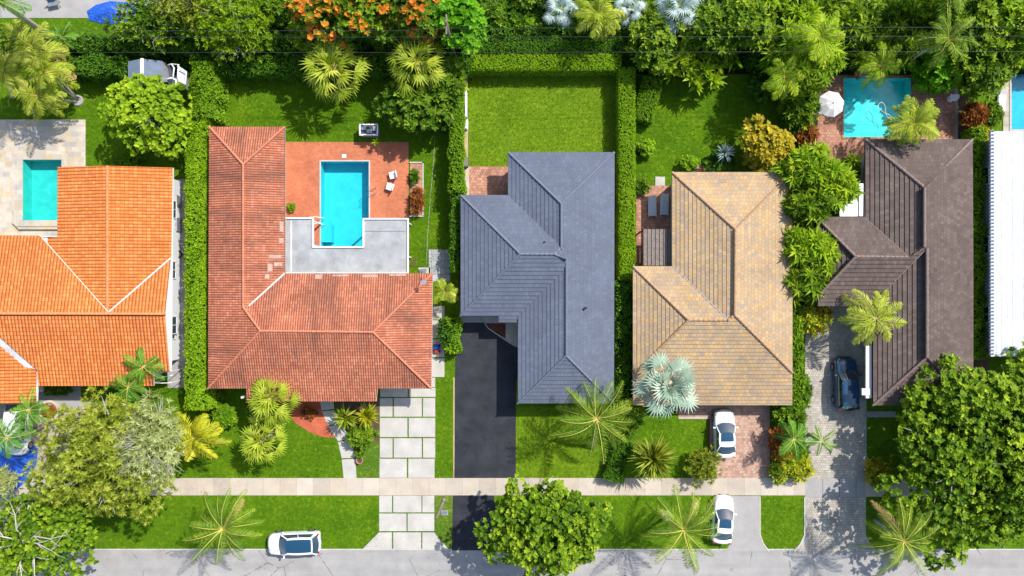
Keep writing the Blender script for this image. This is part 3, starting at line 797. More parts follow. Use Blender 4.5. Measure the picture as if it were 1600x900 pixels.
# ---------------------------------------------------------------- houses
def roofmat(name, cols, w, h, stag=.5, joint=.0, jc=(.1,.08,.07), barrel=0, mott=.25, stain=None, rough=.8, bscale=1.0, jd=.0):
    n = NT(name, rough, .25); uv = n.uv(); co = n.co()
    r, j = n.cells(uv, w, h, stag, joint if joint else .001); k = len(cols)
    c = n.ramp(r, [((i+.5)/k, q) for i, q in enumerate(cols)])
    if joint: c = n.mix(j, c, jc)
    f = n.noise(co, .45, 5, .6)
    c = n.mix(1.0, c, n.ramp(f, [(.3, (1-mott,)*3), (.7, (1+mott*.6,)*3)]), 'MULTIPLY')
    if stain:
        # streaks that run down the slope
        f2 = n.noise(n.scale(uv, 1.0, .16), .9, 4, .6); f3 = n.noise(co, .18, 3)
        k_ = n.m('MULTIPLY', n.ramp(f2, [(.38, (0,0,0)), (.66, (1,1,1))]), n.ramp(f3, [(.40, (0,0,0)), (.58, (1,1,1))]))
        c = n.mix(n.m('MULTIPLY', k_, stain[1]), c, stain[0])
    f4 = n.noise(co, 9, 3, .7)
    c = n.mix(1.0, c, n.ramp(f4, [(.25, (.8,)*3), (.75, (1.18,)*3)]), 'MULTIPLY')
    n.col(c)
    if barrel:
        sp = n.nd('SeparateXYZ', {0: uv})
        s_ = n.m('ABSOLUTE', n.m('SINE', n.m('MULTIPLY', sp.outputs[0], pi/barrel)))
        n.bump(s_, .055*bscale, 1.0)
    else: n.bump(f4, .01, .6)
    return n.mat
RM = {
 'orange': roofmat('tile_orange', [(.58,.16,.035),(.66,.20,.05),(.62,.18,.045),(.70,.235,.07)], .28, .34, 0, .08, (.38,.09,.02), barrel=.28, mott=.12, bscale=1.4, stain=((.30,.09,.03), .35)),
 'red': roofmat('tile_red', [(.40,.130,.068),(.46,.160,.085),(.36,.110,.060),(.47,.185,.11)], .2, .30, 0, .06, (.24,.075,.045), barrel=.2, mott=.2, stain=((.14,.06,.04), .75)),
 'slate': roofmat('tile_slate', [(.094,.110,.150),(.100,.117,.158),(.097,.113,.154),(.110,.128,.170)], .3, .36, .5, .05, (.075,.088,.125), mott=.14),
 'tan': roofmat('tile_tan', [(.40,.265,.135),(.34,.245,.155),(.43,.295,.155),(.31,.23,.155),(.39,.28,.16),(.29,.23,.175),(.44,.29,.13)], .34, .34, .5, .06, (.22,.155,.10), mott=.16),
 'brown': roofmat('tile_brown', [(.098,.072,.062),(.115,.085,.073),(.086,.063,.055),(.127,.095,.082)], .3, .36, .5, .05, (.06,.04,.035), mott=.2),
 'white': roofmat('tile_whitepaint', [(.54,.56,.60),(.58,.60,.63),(.52,.54,.59)], .3, .4, .5, 0, mott=.08),
}
CAPM = {'orange': plain('cap_orange', (.60,.21,.08), .8, var=.25, sc=5), 'red': plain('cap_red', (.47,.165,.09), .8, var=.2, sc=4), 'slate': plain('cap_slate', (.12,.14,.185), .7, sc=4),
        'tan': plain('cap_tan', (.36,.22,.12), .8, var=.25, sc=5), 'brown': plain('cap_brown', (.20,.14,.12), .8, var=.25, sc=5), 'white': M['white']}
VALM = plain('valley_white', (.62,.58,.56), .7, var=.2, sc=6)

def clip(poly, v, keep_above):
    out = []
    for i in range(len(poly)):
        a, b = poly[i], poly[(i+1) % len(poly)]
        ia = a[1] >= v if keep_above else a[1] <= v; ib = b[1] >= v if keep_above else b[1] <= v
        if ia: out.append(a)
        if ia != ib:
            t = (v-a[1])/(b[1]-a[1]); out.append((a[0]+t*(b[0]-a[0]), v))
    return out

def roof_face(m, side, eave, E, s, poly, course=.34, step=.04, under=.14):
    """side: where the eave looks (N,S,E,W); eave: its px row/column; plane rises by s per metre"""
    if side in 'NS': e = g(800, eave, E)[1]; dirv = np.array([0, -1.]) if side == 'N' else np.array([0, 1.]); uax = np.array([1., 0])
    else: e = g(eave, 450, E)[0]; dirv = np.array([-1., 0]) if side == 'E' else np.array([1., 0]); uax = np.array([0, 1.])
    ax = 1 if side in 'NS' else 0
    def hit(px, py):
        d = np.array([(px-800)/FPX, (450-py)/FPX])       # xy per metre below the camera
        # z = E + s*(dirv . (xy - e)), xy = d*(CH - z)
        k = dirv[ax]*s
        z = (E + k*(d[ax]*CH - e))/(1 + k*d[ax])
        return np.array([d[0]*(CH-z), d[1]*(CH-z), z])
    W3 = [hit(*p) for p in poly]
    nl = math.sqrt(1+s*s)
    nrmv = np.array([-dirv[0]*s, -dirv[1]*s, 1.0])/nl
    org = np.zeros(3); org[ax] = e; org[2] = E
    slope = np.array([dirv[0], dirv[1], s])/nl; U = np.array([uax[0], uax[1], 0])
    P2 = [(float(np.dot(p-org, U)), float(np.dot(p-org, slope))) for p in W3]
    v0 = math.floor(min(p[1] for p in P2)/course); v1 = math.ceil(max(p[1] for p in P2)/course)
    for k in range(v0, v1):
        va, vb = k*course, (k+1)*course
        q = clip(clip(P2, va, True), vb, False)
        if len(q) < 3: continue
        pts = [org + U*a + slope*b + nrmv*step*(1-(b-va)/course) for a, b in q]
        ar = sum(q[i][0]*q[(i+1)%len(q)][1]-q[(i+1)%len(q)][0]*q[i][1] for i in range(len(q)))
        flip = (ar > 0) != (np.dot(np.cross(U, slope), nrmv) > 0)
        idx = tuple(range(len(q))); idx = idx[::-1] if flip else idx
        m.add(pts, [idx], 0, q)
        lo = [a for a, b in q if abs(b-va) < 1e-6]
        if len(lo) >= 2:
            a0, a1 = min(lo), max(lo)
            bs = org + slope*va
            m.add([bs+U*a0, bs+U*a1, bs+U*a1+nrmv*step, bs+U*a0+nrmv*step], [(0,1,2,3)], 0, [(a0,va)]*4)
    low = [p - np.array([0,0,under]) for p in W3]
    n = len(W3); m.add(W3 + low, [tuple(range(n, 2*n))] + [(i, (i+1)%n, n+(i+1)%n, n+i) for i in range(n)], 1)
    return W3, hit

def inset(poly, d):
    A = sum(poly[i][0]*poly[(i+1)%len(poly)][1]-poly[(i+1)%len(poly)][0]*poly[i][1] for i in range(len(poly)))
    sg = 1 if A > 0 else -1; out = []; n = len(poly)
    for i in range(n):
        p0, p1, p2 = np.array(poly[i-1]), np.array(poly[i]), np.array(poly[(i+1)%n])
        a = nrm(p1-p0); b = nrm(p2-p1); na = np.array([-a[1], a[0]])*sg; nb = np.array([-b[1], b[0]])*sg
        k = (na+nb); k = k/max(.3, np.dot(k, na)); out.append(p1+k*d)
    return out

def window(root, p, nv, w, h, z, frame=None, panes=2):
    """p: xy on the wall, nv: outward normal"""
    a = math.atan2(nv[1], nv[0]) - pi/2; c = np.array([p[0], p[1], z]); N3 = np.array([*nv, 0])
    m = MB(); T = np.array([nv[1], -nv[0], 0])
    for dx, dz, ww, hh in ((0, h/2, w, .09), (0, -h/2, w+.12, .09), (-w/2, 0, .08, h), (w/2, 0, .08, h)) + tuple((w*(i/panes-.5), 0, .05, h) for i in range(1, panes)):
        m.box(c+T*dx+[0,0,dz]+N3*.03, (ww, .09, hh), rz=a)
    f = m.build('window', frame or M['trim'], root)
    m = MB(); m.box(c+N3*.01, (w-.05, .04, h-.05), rz=a); m.build('pane', M['glass'], f)

def house(name, label, kind, faces, eave, E, capl, vall=(), wallmat=None, over=.6, s=.33, course=.34, step=.04, wins=True, fascia=None, capr=.1, fh=.2):
    root = thing(name, (0, 0, 0), label, 'house')
    m = MB(); planes = {}
    for i, fc in enumerate(faces):
        side, ev, poly = fc[:3]; ee = fc[3] if len(fc) > 3 else E
        W3, hit = roof_face(m, side, ev, ee, s, poly, course, step); planes[i] = hit
    roof = m.build('roof', [RM[kind], fascia or M['trim']], root)
    def zat(px, py):
        return max((h(px, py) for h in planes.values()), key=lambda w: -abs(w[2]-E) if False else 0)
    def near(pt, fi): return planes[fi](*pt)
    m = MB()
    for fi, a, b in capl:
        A, Bq = near(a, fi), near(b, fi); n = max(2, int(np.linalg.norm(Bq-A)/.38))
        up = np.array([0, 0, .045]); dirn = nrm(Bq-A)
        for q in range(n):       # overlapping half-round caps
            c0 = A+(Bq-A)*q/n+up; c1 = A+(Bq-A)*(q+1.12)/n+up
            m.tube([c0, c1+[0,0,-.025]], [capr*1.15, capr*.92], 8, cap=True)
    if capl: m.build('ridge_cap', CAPM[kind], roof, smooth=False)
    if vall:
        m = MB()
        for fi, a, b in vall:
            A, Bq = near(a, fi), near(b, fi); m.tube([A+[0,0,.02], Bq+[0,0,.02]], .07 if kind in ('orange', 'red') else .05, 6)
        m.build('valley_flashing', {'tan': M['metal_grey'], 'brown': CAPM['brown'], 'slate': CAPM['slate']}.get(kind, VALM), roof)
    ev = [g(x, y, E)[:2] for x, y in eave]
    m = MB(); n = len(ev); ii = inset(ev, .05)
    for i in range(n):
        a, b = ev[i], ev[(i+1)%n]; c, d = ii[i], ii[(i+1)%n]
        z0, z1 = E-fh, E-.01
        vs = [(*a,z0),(*b,z0),(*b,z1),(*a,z1),(*c,z0),(*d,z0),(*d,z1),(*c,z1)]
        m.add(vs, [(0,1,2,3),(5,4,7,6),(4,5,1,0),(3,2,6,7)])
    m.build('fascia', fascia or M['trim'], root)
    m = MB(); m.add([(*p, E-fh+.03) for p in ii], [tuple(range(n))]); m.build('soffit', M['trim'], root)
    wl = inset(ev, over); m = MB(); m.prism(wl, 0, E-fh+.02); m.build('wall', wallmat or M['plaster'], root)
    if wins:
        first = True; A = sum(wl[i][0]*wl[(i+1)%n][1]-wl[(i+1)%n][0]*wl[i][1] for i in range(n)); sg = 1 if A > 0 else -1
        for i in range(n):
            a, b = wl[i], wl[(i+1)%n]; L_ = np.linalg.norm(b-a)
            if L_ < 2.6 or max(abs(a[0]), abs(b[0])) > 60: continue
            t = (b-a)/L_; nv = np.array([t[1], -t[0]])*sg; k = min(3, int(L_/3.2))
            for q in range(k):
                p = a+t*L_*(q+.5)/k
                window(root, p, nv, 1.5, 1.1, 1.5)
        # one entrance door in the street side
        best = max(range(n), key=lambda i: (-(wl[i][1]+wl[(i+1)%n][1])) if np.linalg.norm(wl[i]-wl[(i+1)%n]) > 2 and abs(wl[i][1]-wl[(i+1)%n][1]) < .5 else -1e9)
        a, b = wl[best], wl[(best+1)%n]; p = a*.72+b*.28
        m = MB(); m.box((p[0], p[1]-.03, 1.05), (1.0, .08, 2.1)); d = m.build('door', M['wood_brown'], root)
        m = MB(); m.box((p[0]+.38, p[1]-.09, 1.0), (.05, .06, .16)); m.build('handle', M['metal_grey'], d)
    return root, planes, roof

# 1 orange
h1, p1, r1 = house('house', 'house with bright orange barrel tile roof by the teal pool', 'orange',
 [('W', 90, [(90,261),(168,259),(168,487),(62,368),(90,371)]),
  ('E', 270, [(168,259),(270,262),(268,403),(170,487),(168,487)]),
  ('N', 366, [(-380,366),(62,368),(168,487),(168,489),(-380,489)]),
  ('N', 366, [(267,403),(258,491),(168,489),(170,487)]),
  ('S', 603, [(-380,489),(258,491),(265,580),(240,580),(240,603),(60,603),(58,578),(0,527),(-60,468),(-380,489)][:9]),
  ('E', 57, [(57,578),(57,630),(-60,630),(-60,459)]),
  ('W', -177, [(-60,459),(-60,630),(-177,630),(-177,578)])],
 [(90,261),(270,262),(267,580),(240,580),(240,603),(58,603),(57,630),(-177,630),(-177,603),(-380,603),(-380,367),(90,369)], 3.0,
 [(1,(168,259),(168,487)),(2,(-380,489),(258,490.5)),(5,(-60,459),(-60,630))],
 [(0,(62,368),(167,487)),(3,(267,403),(171,487)),(5,(0,522),(56,577))], M['plaster'], over=.72, s=.20, course=.34, step=.028)
window(h1, (g(270,0,3.)[0]-.72, g(0,508,1.5)[1]), (1., 0.), 1.5, 1.1, 1.5, M['trim'], 2)
# 2 red
h2, p2, r2 = house('house', 'house with weathered red tile roof wrapped round the brick pool deck', 'red',
 [('W', 325.5, [(327,198),(380,257),(380,480),(407,517),(325,607)]),
  ('N', 198, [(327,198),(445,198),(380,257)]),
  ('E', 445, [(445,198),(445,427),(389,478),(380,480),(380,257)]),
  ('N', 427, [(445,427),(676,427),(583,519),(407,517),(380,480),(389,478)]),
  ('E', 676, [(676,427),(674,607),(583,519)]),
  ('S', 607, [(407,517),(583,519),(674,607),(590,607),(588,627),(385,627),(385,607),(325,607)])],
 [(327,198),(445,198),(445,427),(676,427),(674,607),(325,607)], 3.7,
 [(1,(327,198),(380,257)),(1,(445,198),(380,257)),(0,(380,257),(380,480)),(0,(380,480),(407,517)),(0,(407,517),(325,607)),(3,(407,517),(583,519)),(4,(676,427),(583,519)),(4,(583,519),(674,607))],
 [(3,(445,427),(389,478))], M['plaster_cream'], over=1.15, s=.30, course=.30, step=.02, capr=.09, fascia=M['trim'])
for x in (400, 440, 480, 530, 580): 
    m = MB(); q = g(x, 625, 0); m.box((q[0], g(0,627,3.3)[1]+.3, 1.6), (.16, .16, 3.2)); m.build('porch_post', M['trim'], h2)
# pale replacement tiles next to the flat roof
PT = plain('tile_patch', (.36,.24,.19), .85, var=.3, sc=6)
for fi, (a, b, c, d) in ((3,(492,429,503,436)),(3,(520,429,545,432)),(3,(566,429,590,433)),(3,(608,428,634,431)),(2,(436,372,443,380)),(2,(418,412,426,424)),(2,(420,398,440,404)),(2,(428,410,441,416)),(2,(414,428,421,436)),(2,(437,346,443,362))):
    m = MB(); q = [p2[fi](x, y)+np.array([0,0,.035]) for x, y in ((a,d),(c,d),(c,b),(a,b))]
    m.add(q + [v-np.array([0,0,.03]) for v in q], [(0,1,2,3),(0,4,5,1),(1,5,6,2),(2,6,7,3),(3,7,4,0)]); m.build('patch_tile', PT, r2)
# flat grey patio roof round the pool end
FR = [(446,341),(489,341),(489,386),(568,386),(568,342),(637.5,342),(637.5,427),(446,427)]
m = MB(); m.prism([g(x, y, 3.1) for x, y in FR], 2.92, 3.08)
fl = stonemat('roof_membrane', [(.27,.275,.285), (.33,.335,.34), (.30,.305,.31)], .9, mott=.3)
pr = m.build('patio_roof', fl, h2)
m = MB(); q = [g(x, y, 3.1) for x, y in FR]
for i in range(8):
    if i in (7,): continue
    a, b = q[i], q[(i+1)%8]; c = (a+b)/2; L_ = np.linalg.norm(b-a)
    m.box((c[0], c[1], 3.09), (L_+.1 if abs(a[1]-b[1]) < .3 else .12, .12 if abs(a[1]-b[1]) < .3 else L_-.1, .24))
m.build('edge_trim', M['trim'], pr)
m = MB(); a, b = g(570, 361, 3.1), g(633, 361, 3.1); m.box(((a+b)/2+[0,0,.0]), (b[0]-a[0], .05, .03)); m.build('seam', M['metal_grey'], pr)
m = MB(); a, b = g(455, 345, 3.1), g(455, 424, 3.1); m.box(((a+b)/2), (.09, a[1]-b[1], .02)); m.build('seam', M['trim'], pr)
for x, y in ((449,345),(487,345),(487,383),(570,383),(570,346),(634,346),(634,400)):
    m = MB(); q_ = g(x, y, 3.0); m.box((q_[0], q_[1], 1.47), (.12, .12, 2.9)); m.build('post', M['trim'], pr)
# 3 slate
h3, p3, r3 = house('house', 'house with blue grey slate coloured tile roof beside the black driveway', 'slate',
 [('N', 238, [(794,238),(960,238),(877,318)]),
  ('E', 960, [(960,238),(959,630),(885,556),(885,403),(877,388),(877,318)]),
  ('W', 794, [(794,238),(877,318),(877,386),(794,305)]),
  ('W', 720, [(720,305),(813,397),(720,493)]),
  ('N', 305, [(720,305),(794,305),(877,386),(886,398),(886,406),(866,398),(813,398)]),
  ('S', 493, [(813,397),(866,397),(885,403),(885,420),(810,493),(810,504),(779,504),(779,493),(720,493)]),
  ('W', 809.5, [(885,420),(885,556),(809,630),(810,493)]),
  ('S', 630, [(885,556),(959,630),(809,630)])],
 [(794,238),(960,238),(959,630),(809,630),(810,504),(779,504),(779,493),(720,493),(720,305),(794,305)], 2.85,
 [(0,(794,238),(877,318)),(0,(960,238),(877,318)),(1,(877,318),(877,386)),(1,(877,386),(885,403)),(4,(866,397),(876,387)),(4,(720,305),(813,397)),(4,(813,397),(866,397)),
  (1,(885,403),(885,556)),(5,(866,397),(884,404)),(5,(813,397),(720,493)),(7,(885,556),(809,630)),(7,(885,556),(959,630))],
 [], M['plaster_grey'], over=.6, s=.33, course=.36, step=.045, fascia=M['trim_dark'], capr=.09)
m = MB(); q = p3[1](914.5, 481); m.tube([q-[0,0,.2], q+[0,0,.28]], .09, 10); m.tube([q+[0,0,.28], q+[0,0,.36]], .12, 10); m.build('vent_pipe', M['black'], r3)
m = MB(); q = p3[4](851, 378); m.tube([q-[0,0,.1], q+[0,0,.2]], .07, 8); m.build('vent_pipe', M['black'], r3)
# 4 tan
h4, p4, r4 = house('house', 'house with mottled sand and yellow tile roof behind the silver palm', 'tan',
 [('N', 269, [(1050,269),(1238,269),(1149,358)]),
  ('W', 1050, [(1050,269),(1149,358),(1148,492),(1137,500),(1050,415)]),
  ('E', 1238, [(1238,269),(1238,582),(1148,492),(1149,358)]),
  ('N', 416, [(989,416),(1050,416),(1137,500),(1076,500)]),
  ('W', 989, [(989,416),(1076,500),(989,585)]),
  ('S', 585, [(1076,500),(1137,500),(1148,492),(1238,582),(1238,633),(989,633),(989,585)])],
 [(1050,269),(1238,269),(1238,584),(989,584),(989,416),(1050,416)], 3.1,
 [(0,(1050,269),(1149,358)),(0,(1238,269),(1149,358)),(2,(1149,358),(1148,492)),(3,(989,416),(1076,500)),(3,(1076,500),(1137,500)),(5,(1137,500),(1148,492)),(5,(1148,492),(1238,582)),(5,(1076,500),(989,585))],
 [(3,(1051,416),(1137,499))], M['plaster_cream'], over=.6, s=.30, course=.34, step=.035, fascia=M['trim'], capr=.1)
for x in (995, 1060, 1120, 1180, 1232):
    m = MB(); q = g(x, 630, 2.2); m.box((q[0], q[1]+.2, 1.02), (.15, .15, 2.05)); m.build('porch_post', M['trim'], h4)
# 5 brown
h5, p5, r5 = house('house', 'house with dark brown tile roof and paved grey driveway', 'brown',
 [('N', 218, [(1352,218),(1519,218),(1444,293)]),
  ('W', 1352, [(1352,218),(1444,293),(1444,385),(1420,403),(1350,339)]),
  ('E', 1520, [(1519,218),(1521,633),(1448,558),(1448,388),(1444,383),(1444,293)]),
  ('N', 339, [(1275,339),(1350,339),(1420,402),(1337,401)]),
  ('W', 1278, [(1275,339),(1337,401),(1278,462),(1278,478)]),
  ('S', 478, [(1337,401),(1420,402),(1444,385),(1448,388),(1368,470),(1364,478),(1278,478),(1278,462)]),
  ('W', 1364, [(1448,388),(1448,558),(1364,633),(1364,474)]),
  ('S', 633, [(1448,558),(1521,633),(1364,633)])],
 [(1352,218),(1519,218),(1521,633),(1364,633),(1364,478),(1278,478),(1278,339),(1352,339)], 3.3,
 [(0,(1352,218),(1444,293)),(0,(1519,218),(1444,293)),(2,(1444,293),(1444,385)),(3,(1275,339),(1337,401)),(3,(1337,401),(1420,402)),(1,(1420,402),(1444,385)),(2,(1448,388),(1448,558)),
  (5,(1337,401),(1278,462)),(7,(1448,558),(1364,633)),(7,(1448,558),(1521,633))],
 [(1,(1350,339),(1420,402)),(5,(1448,388),(1368,470))], M['plaster'], over=1.05, s=.32, course=.37, step=.06, fascia=M['trim_dark'], capr=.11)
m = MB(); m.prism([g(x, y, 3.1) for x, y in [(1312,287),(1350.5,287),(1350.5,338),(1312,338)]], 2.95, 3.12); pr5 = m.build('patio_roof', M['white'], h5)
m = MB(); a = g(1346, 287, 3.1); b = g(1346, 338, 3.1); m.box((a+b)/2+[0,0,.06], (.5, a[1]-b[1], .1)); m.build('edge_trim', M['metal_grey'], pr5)
for x, y in ((1315,290),(1315,335)):
    m = MB(); q = g(x, y, 3.0); m.box((q[0]+.2, q[1], 1.5), (.12, .12, 2.95)); m.build('post', M['trim'], pr5)
m = MB()
a = g(1357, 540, 3.0); b = g(1357, 622, 3.0); m.box(((a+b)/2), (.5, a[1]-b[1], .14)); 
q = g(1353, 612, 3.0); m.box((q[0], q[1], 3.02), (.75, .55, .2)); m.build('gutter', M['trim'], h5)
# 6 white
h6, p6, r6 = house('house', 'house with white painted tile roof at the right edge', 'white',
 [('W', 1548, [(1548,205),(1700,205),(1700,557),(1548,557)]),
  ('E', 1870, [(1700,205),(1870,205),(1870,557),(1700,557)])],
 [(1548,205),(1870,205),(1870,557),(1548,557)], 3.0, [(0,(1700,205),(1700,557))], [], M['plaster_grey'], over=.55, s=.16, course=.42, step=.012, capr=.12)
m = MB()
yy = g(0, 205, 3)[1]
while yy > g(0, 557, 3)[1]:
    q = g(1548, 450, 3.0); m.tube([(q[0]-.08, yy, 2.96), (q[0]+.22, yy, 3.06)], .075, 8); yy -= .3
m.build('eave_tile', M['metal_blue'], r6)
# ---------------------------------------------------------------- hedges
HG = 'hedges between the gardens'
hedge((306,640,306,182,33), 2.9, 'hedge_lime', 'long tall lime green hedge between the orange roofed and red roofed houses', wild=.08, leaf=.17, dens=85, group=HG)
hedge((315,184,316,98,34), 3.0, 'hedge', 'broad bushy hedge end north of the red roofed house', wild=.2, leaf=.2, dens=60, group=HG)
hedge((712,92,713,300,20), 2.3, 'hedge', 'narrow leafy hedge left of the pale square lawn', wild=.14, leaf=.16, dens=80, group=HG)
hedge((713,302,711,425,15), 2.0, 'hedge_dark', 'dark narrow hedge beside the slate roof and the grey tile pad', wild=.12, leaf=.16, dens=80, group=HG)
hedge((736,96,970,96,25), 1.8, 'hedge_lime', 'clipped hedge along the top of the pale square lawn', wild=.03, leaf=.11, dens=150, group=HG)
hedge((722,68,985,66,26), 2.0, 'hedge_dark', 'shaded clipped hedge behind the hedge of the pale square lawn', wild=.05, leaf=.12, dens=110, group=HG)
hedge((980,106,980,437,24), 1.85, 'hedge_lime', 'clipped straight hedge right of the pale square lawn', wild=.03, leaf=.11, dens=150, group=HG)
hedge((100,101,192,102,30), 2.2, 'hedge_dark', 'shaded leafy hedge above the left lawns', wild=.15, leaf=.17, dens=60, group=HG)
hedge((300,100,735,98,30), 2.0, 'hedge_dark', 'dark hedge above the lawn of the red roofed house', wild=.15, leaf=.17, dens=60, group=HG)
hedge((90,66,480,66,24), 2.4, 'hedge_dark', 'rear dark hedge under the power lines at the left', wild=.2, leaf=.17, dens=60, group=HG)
hedge((1247,640,1246,478,18), 1.7, 'hedge', 'narrow green hedge between the tan roof and the grey driveway', wild=.12, leaf=.16, dens=80, group=HG)
hedge((1530,560,1529,200,16), 1.8, 'hedge', 'narrow leafy hedge between the brown roof and the white roof', wild=.15, leaf=.18, dens=70, group=HG)
hedge((1004,188,1021,122,30), 1.2, 'hedge', 'short rounded hedge slanting beside the second back lawn', wild=.08, leaf=.12, dens=110, group=HG)
hedge((975,640,975,440,22), 1.6, 'hedge_dark', 'dark shrubby hedge in the gap between the slate and the tan roof', wild=.22, leaf=.22, dens=45, group=HG)
hedge((175,251,216,251,11), .8, 'hedge', 'low leafy hedge at the top edge of the orange roof', wild=.08, leaf=.14, dens=90, group=HG)
hedge((958,752,975,690,30), 1.1, 'hedge_dark', 'dark low hedge beside the footway left of the round spiky shrub', wild=.1, leaf=.12, dens=110, group=HG)
hedge((708,550,708,500,17), 1.4, 'hedge', 'short bushy hedge left of the black driveway', wild=.2, leaf=.25, dens=40, group=HG)
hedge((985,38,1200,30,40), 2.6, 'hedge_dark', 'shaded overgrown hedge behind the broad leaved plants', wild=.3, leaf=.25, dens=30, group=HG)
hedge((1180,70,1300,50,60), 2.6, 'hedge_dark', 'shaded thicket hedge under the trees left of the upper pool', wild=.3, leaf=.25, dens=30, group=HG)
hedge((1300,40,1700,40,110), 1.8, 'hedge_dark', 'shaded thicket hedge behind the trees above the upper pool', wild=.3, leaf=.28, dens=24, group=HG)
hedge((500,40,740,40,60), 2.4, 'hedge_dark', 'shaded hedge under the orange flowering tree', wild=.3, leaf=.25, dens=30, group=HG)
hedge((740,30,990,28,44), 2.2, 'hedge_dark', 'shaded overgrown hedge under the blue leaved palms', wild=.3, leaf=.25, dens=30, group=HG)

# ---------------------------------------------------------------- trees
tree(233,178,72,70,6.0,'lime','round lime green tree with paddle leaves beside the metal shed',leaf=(.27,.17),nl=7,thick=4.2,base=(262,196,0),twigs=3,bark='bark_white')
tree(240,36,75,46,5.6,'green','loose green tree with pale twigs hanging over the blue tarpaulin',leaf=(.36,.10),nl=7,tilt=(30,75),twigs=14,bark='bark_white',dens=.65,thick=5)
tree(368,38,66,56,6.6,'lime','feathery pale lime tree with bare twigs over the rear hedge',leaf=(.36,.08),nl=8,tilt=(20,70),twigs=14,bark='bark_white',dens=.9,thick=5.5)
tree(300,14,60,36,6.2,'olive','olive green tree at the top edge between two lighter trees',leaf=(.34,.09),nl=8,tilt=(20,70),twigs=6,bark='bark_white',thick=4.5)
tree(545,18,92,52,8.5,'mid','wide tree covered in orange blossom left of the bright green tree',leaf=(.32,.15),nl=7,flowers=(.55,'flower'),thick=5.5,clump=.95)
tree(640,22,62,45,8.5,'green','tree covered in orange blossom touching the bright green tree',leaf=(.32,.15),nl=7,flowers=(.75,'flower'),thick=5.5,clump=.95)
tree(715,34,50,48,8.0,'bright','vivid emerald green tree right of the orange blossom',leaf=(.34,.17),nl=7,thick=5)
tree(652,163,66,52,4.4,'green','dark leafy tree on the lawn corner below the right fan palm',leaf=(.40,.17),nl=8,thick=4,base=(660,160,0))
tree(697,130,32,42,4.2,'green','small leafy tree in the hedge right of the fan palms',leaf=(.36,.15),nl=8,thick=3)
tree(1198,228,46,44,4.2,'croton','rounded golden leaved shrub tree at the corner of the tan roof',leaf=(.32,.18),nl=8,thick=3.2,clump=.6,name='golden_shrub')
tree(1100,45,50,35,5.5,'mid','dense green tree behind the broad leaved plants',leaf=(.4,.16),nl=7,thick=4)
tree(1018,70,36,42,5.0,'mid','dark green bush tree at the end of the clipped hedges',leaf=(.4,.15),nl=8,thick=3.6)
tree(1160,40,50,42,6.5,'mid','green tree at the top between broad leaved plants and palms',leaf=(.42,.15),nl=7,thick=4.5)
tree(1250,80,62,72,6.0,'lime','tall yellow green tree left of the upper pool',leaf=(.80,.17),nl=20,thick=5.5,tilt=(38,102),clump=.46,tpl=T_STRAPF,dens=.5,lob=1.1)
tree(1322,44,64,56,4.8,'mid','full green tree directly above the white parasol',leaf=(.80,.17),nl=20,thick=5.5,tilt=(38,102),clump=.46,tpl=T_STRAPF,dens=.5,lob=1.1)
tree(1395,56,58,56,4.4,'mid','full green tree above the upper pool',leaf=(.80,.17),nl=20,thick=5.5,tilt=(38,102),clump=.46,tpl=T_STRAPF,dens=.5,lob=1.1)
tree(1462,106,44,44,3.4,'bright','glossy round leaved tree at the right of the upper pool',leaf=(.40,.22),nl=7,thick=4.5)
tree(1500,32,60,46,6.6,'mid','tree with reddish shoots at the top right',leaf=(.42,.19),nl=7,thick=5.5,flowers=(.05,'flower'))
tree(1535,100,48,55,5.4,'mid','green tree left of the right edge pool',leaf=(.44,.16),nl=8,thick=4.5)
tree(1590,50,48,58,6.4,'lime','lime tree in the top right corner',leaf=(.50,.16),nl=12,thick=5.5)
tree(1246,160,32,38,3.2,'green','green shrub tree left of the white parasol',leaf=(.46,.14),nl=8,thick=2.8,tilt=(40,85))
tree(1510,722,130,172,7.6,'mid','very large glossy tree over the street at the right',leaf=(.33,.17),nl=8,thick=6,clump=1.55,lob=1.9,dens=.85,base=(1470,700,0),bark='bark',twigs=5)
tree(1600,690,80,150,7.2,'mid','second glossy tree cut by the right edge of the photo',leaf=(.33,.17),nl=8,thick=5.6,clump=1.5,lob=1.9,dens=.85)
tree(852,826,100,86,8.0,'mid','large round tree over the footway in front of the black driveway',leaf=(.27,.15),nl=8,thick=6.5,clump=.85,dens=.95,base=(850,806,0))
tree(165,712,122,108,8.5,'olive','wide feathery yellow green tree beside the white car',leaf=(.36,.075),nl=10,tilt=(35,88),thick=6,clump=1.0,twigs=6,bark='bark_white',tpl=T_DIA,dens=.9)
tree(238,692,55,78,8.6,'palegreen','greyish pale feathery tree with white twigs over the front lawn',leaf=(.42,.06),nl=10,tilt=(20,75),thick=5.0,clump=1.05,twigs=30,bark='bark_white',tpl=T_DIA,dens=.7)
tree(56,840,98,92,7.4,'mid','tree with bare white branches in the lower left corner',leaf=(.26,.14),nl=7,thick=5.2,clump=1.0,twigs=0,bark='bark_white',dens=.62,tr=.16,bare=7)
tree(4,752,20,24,5.0,'palegreen','small pale feathery tree at the left edge by the blue tarpaulin',leaf=(.4,.07),nl=9,tilt=(20,75),thick=4,twigs=8,bark='bark_white',tpl=T_DIA)
tree(112,785,45,34,6.0,'green','shaded green tree between the two big lower left crowns',leaf=(.30,.16),nl=7,thick=3.5)

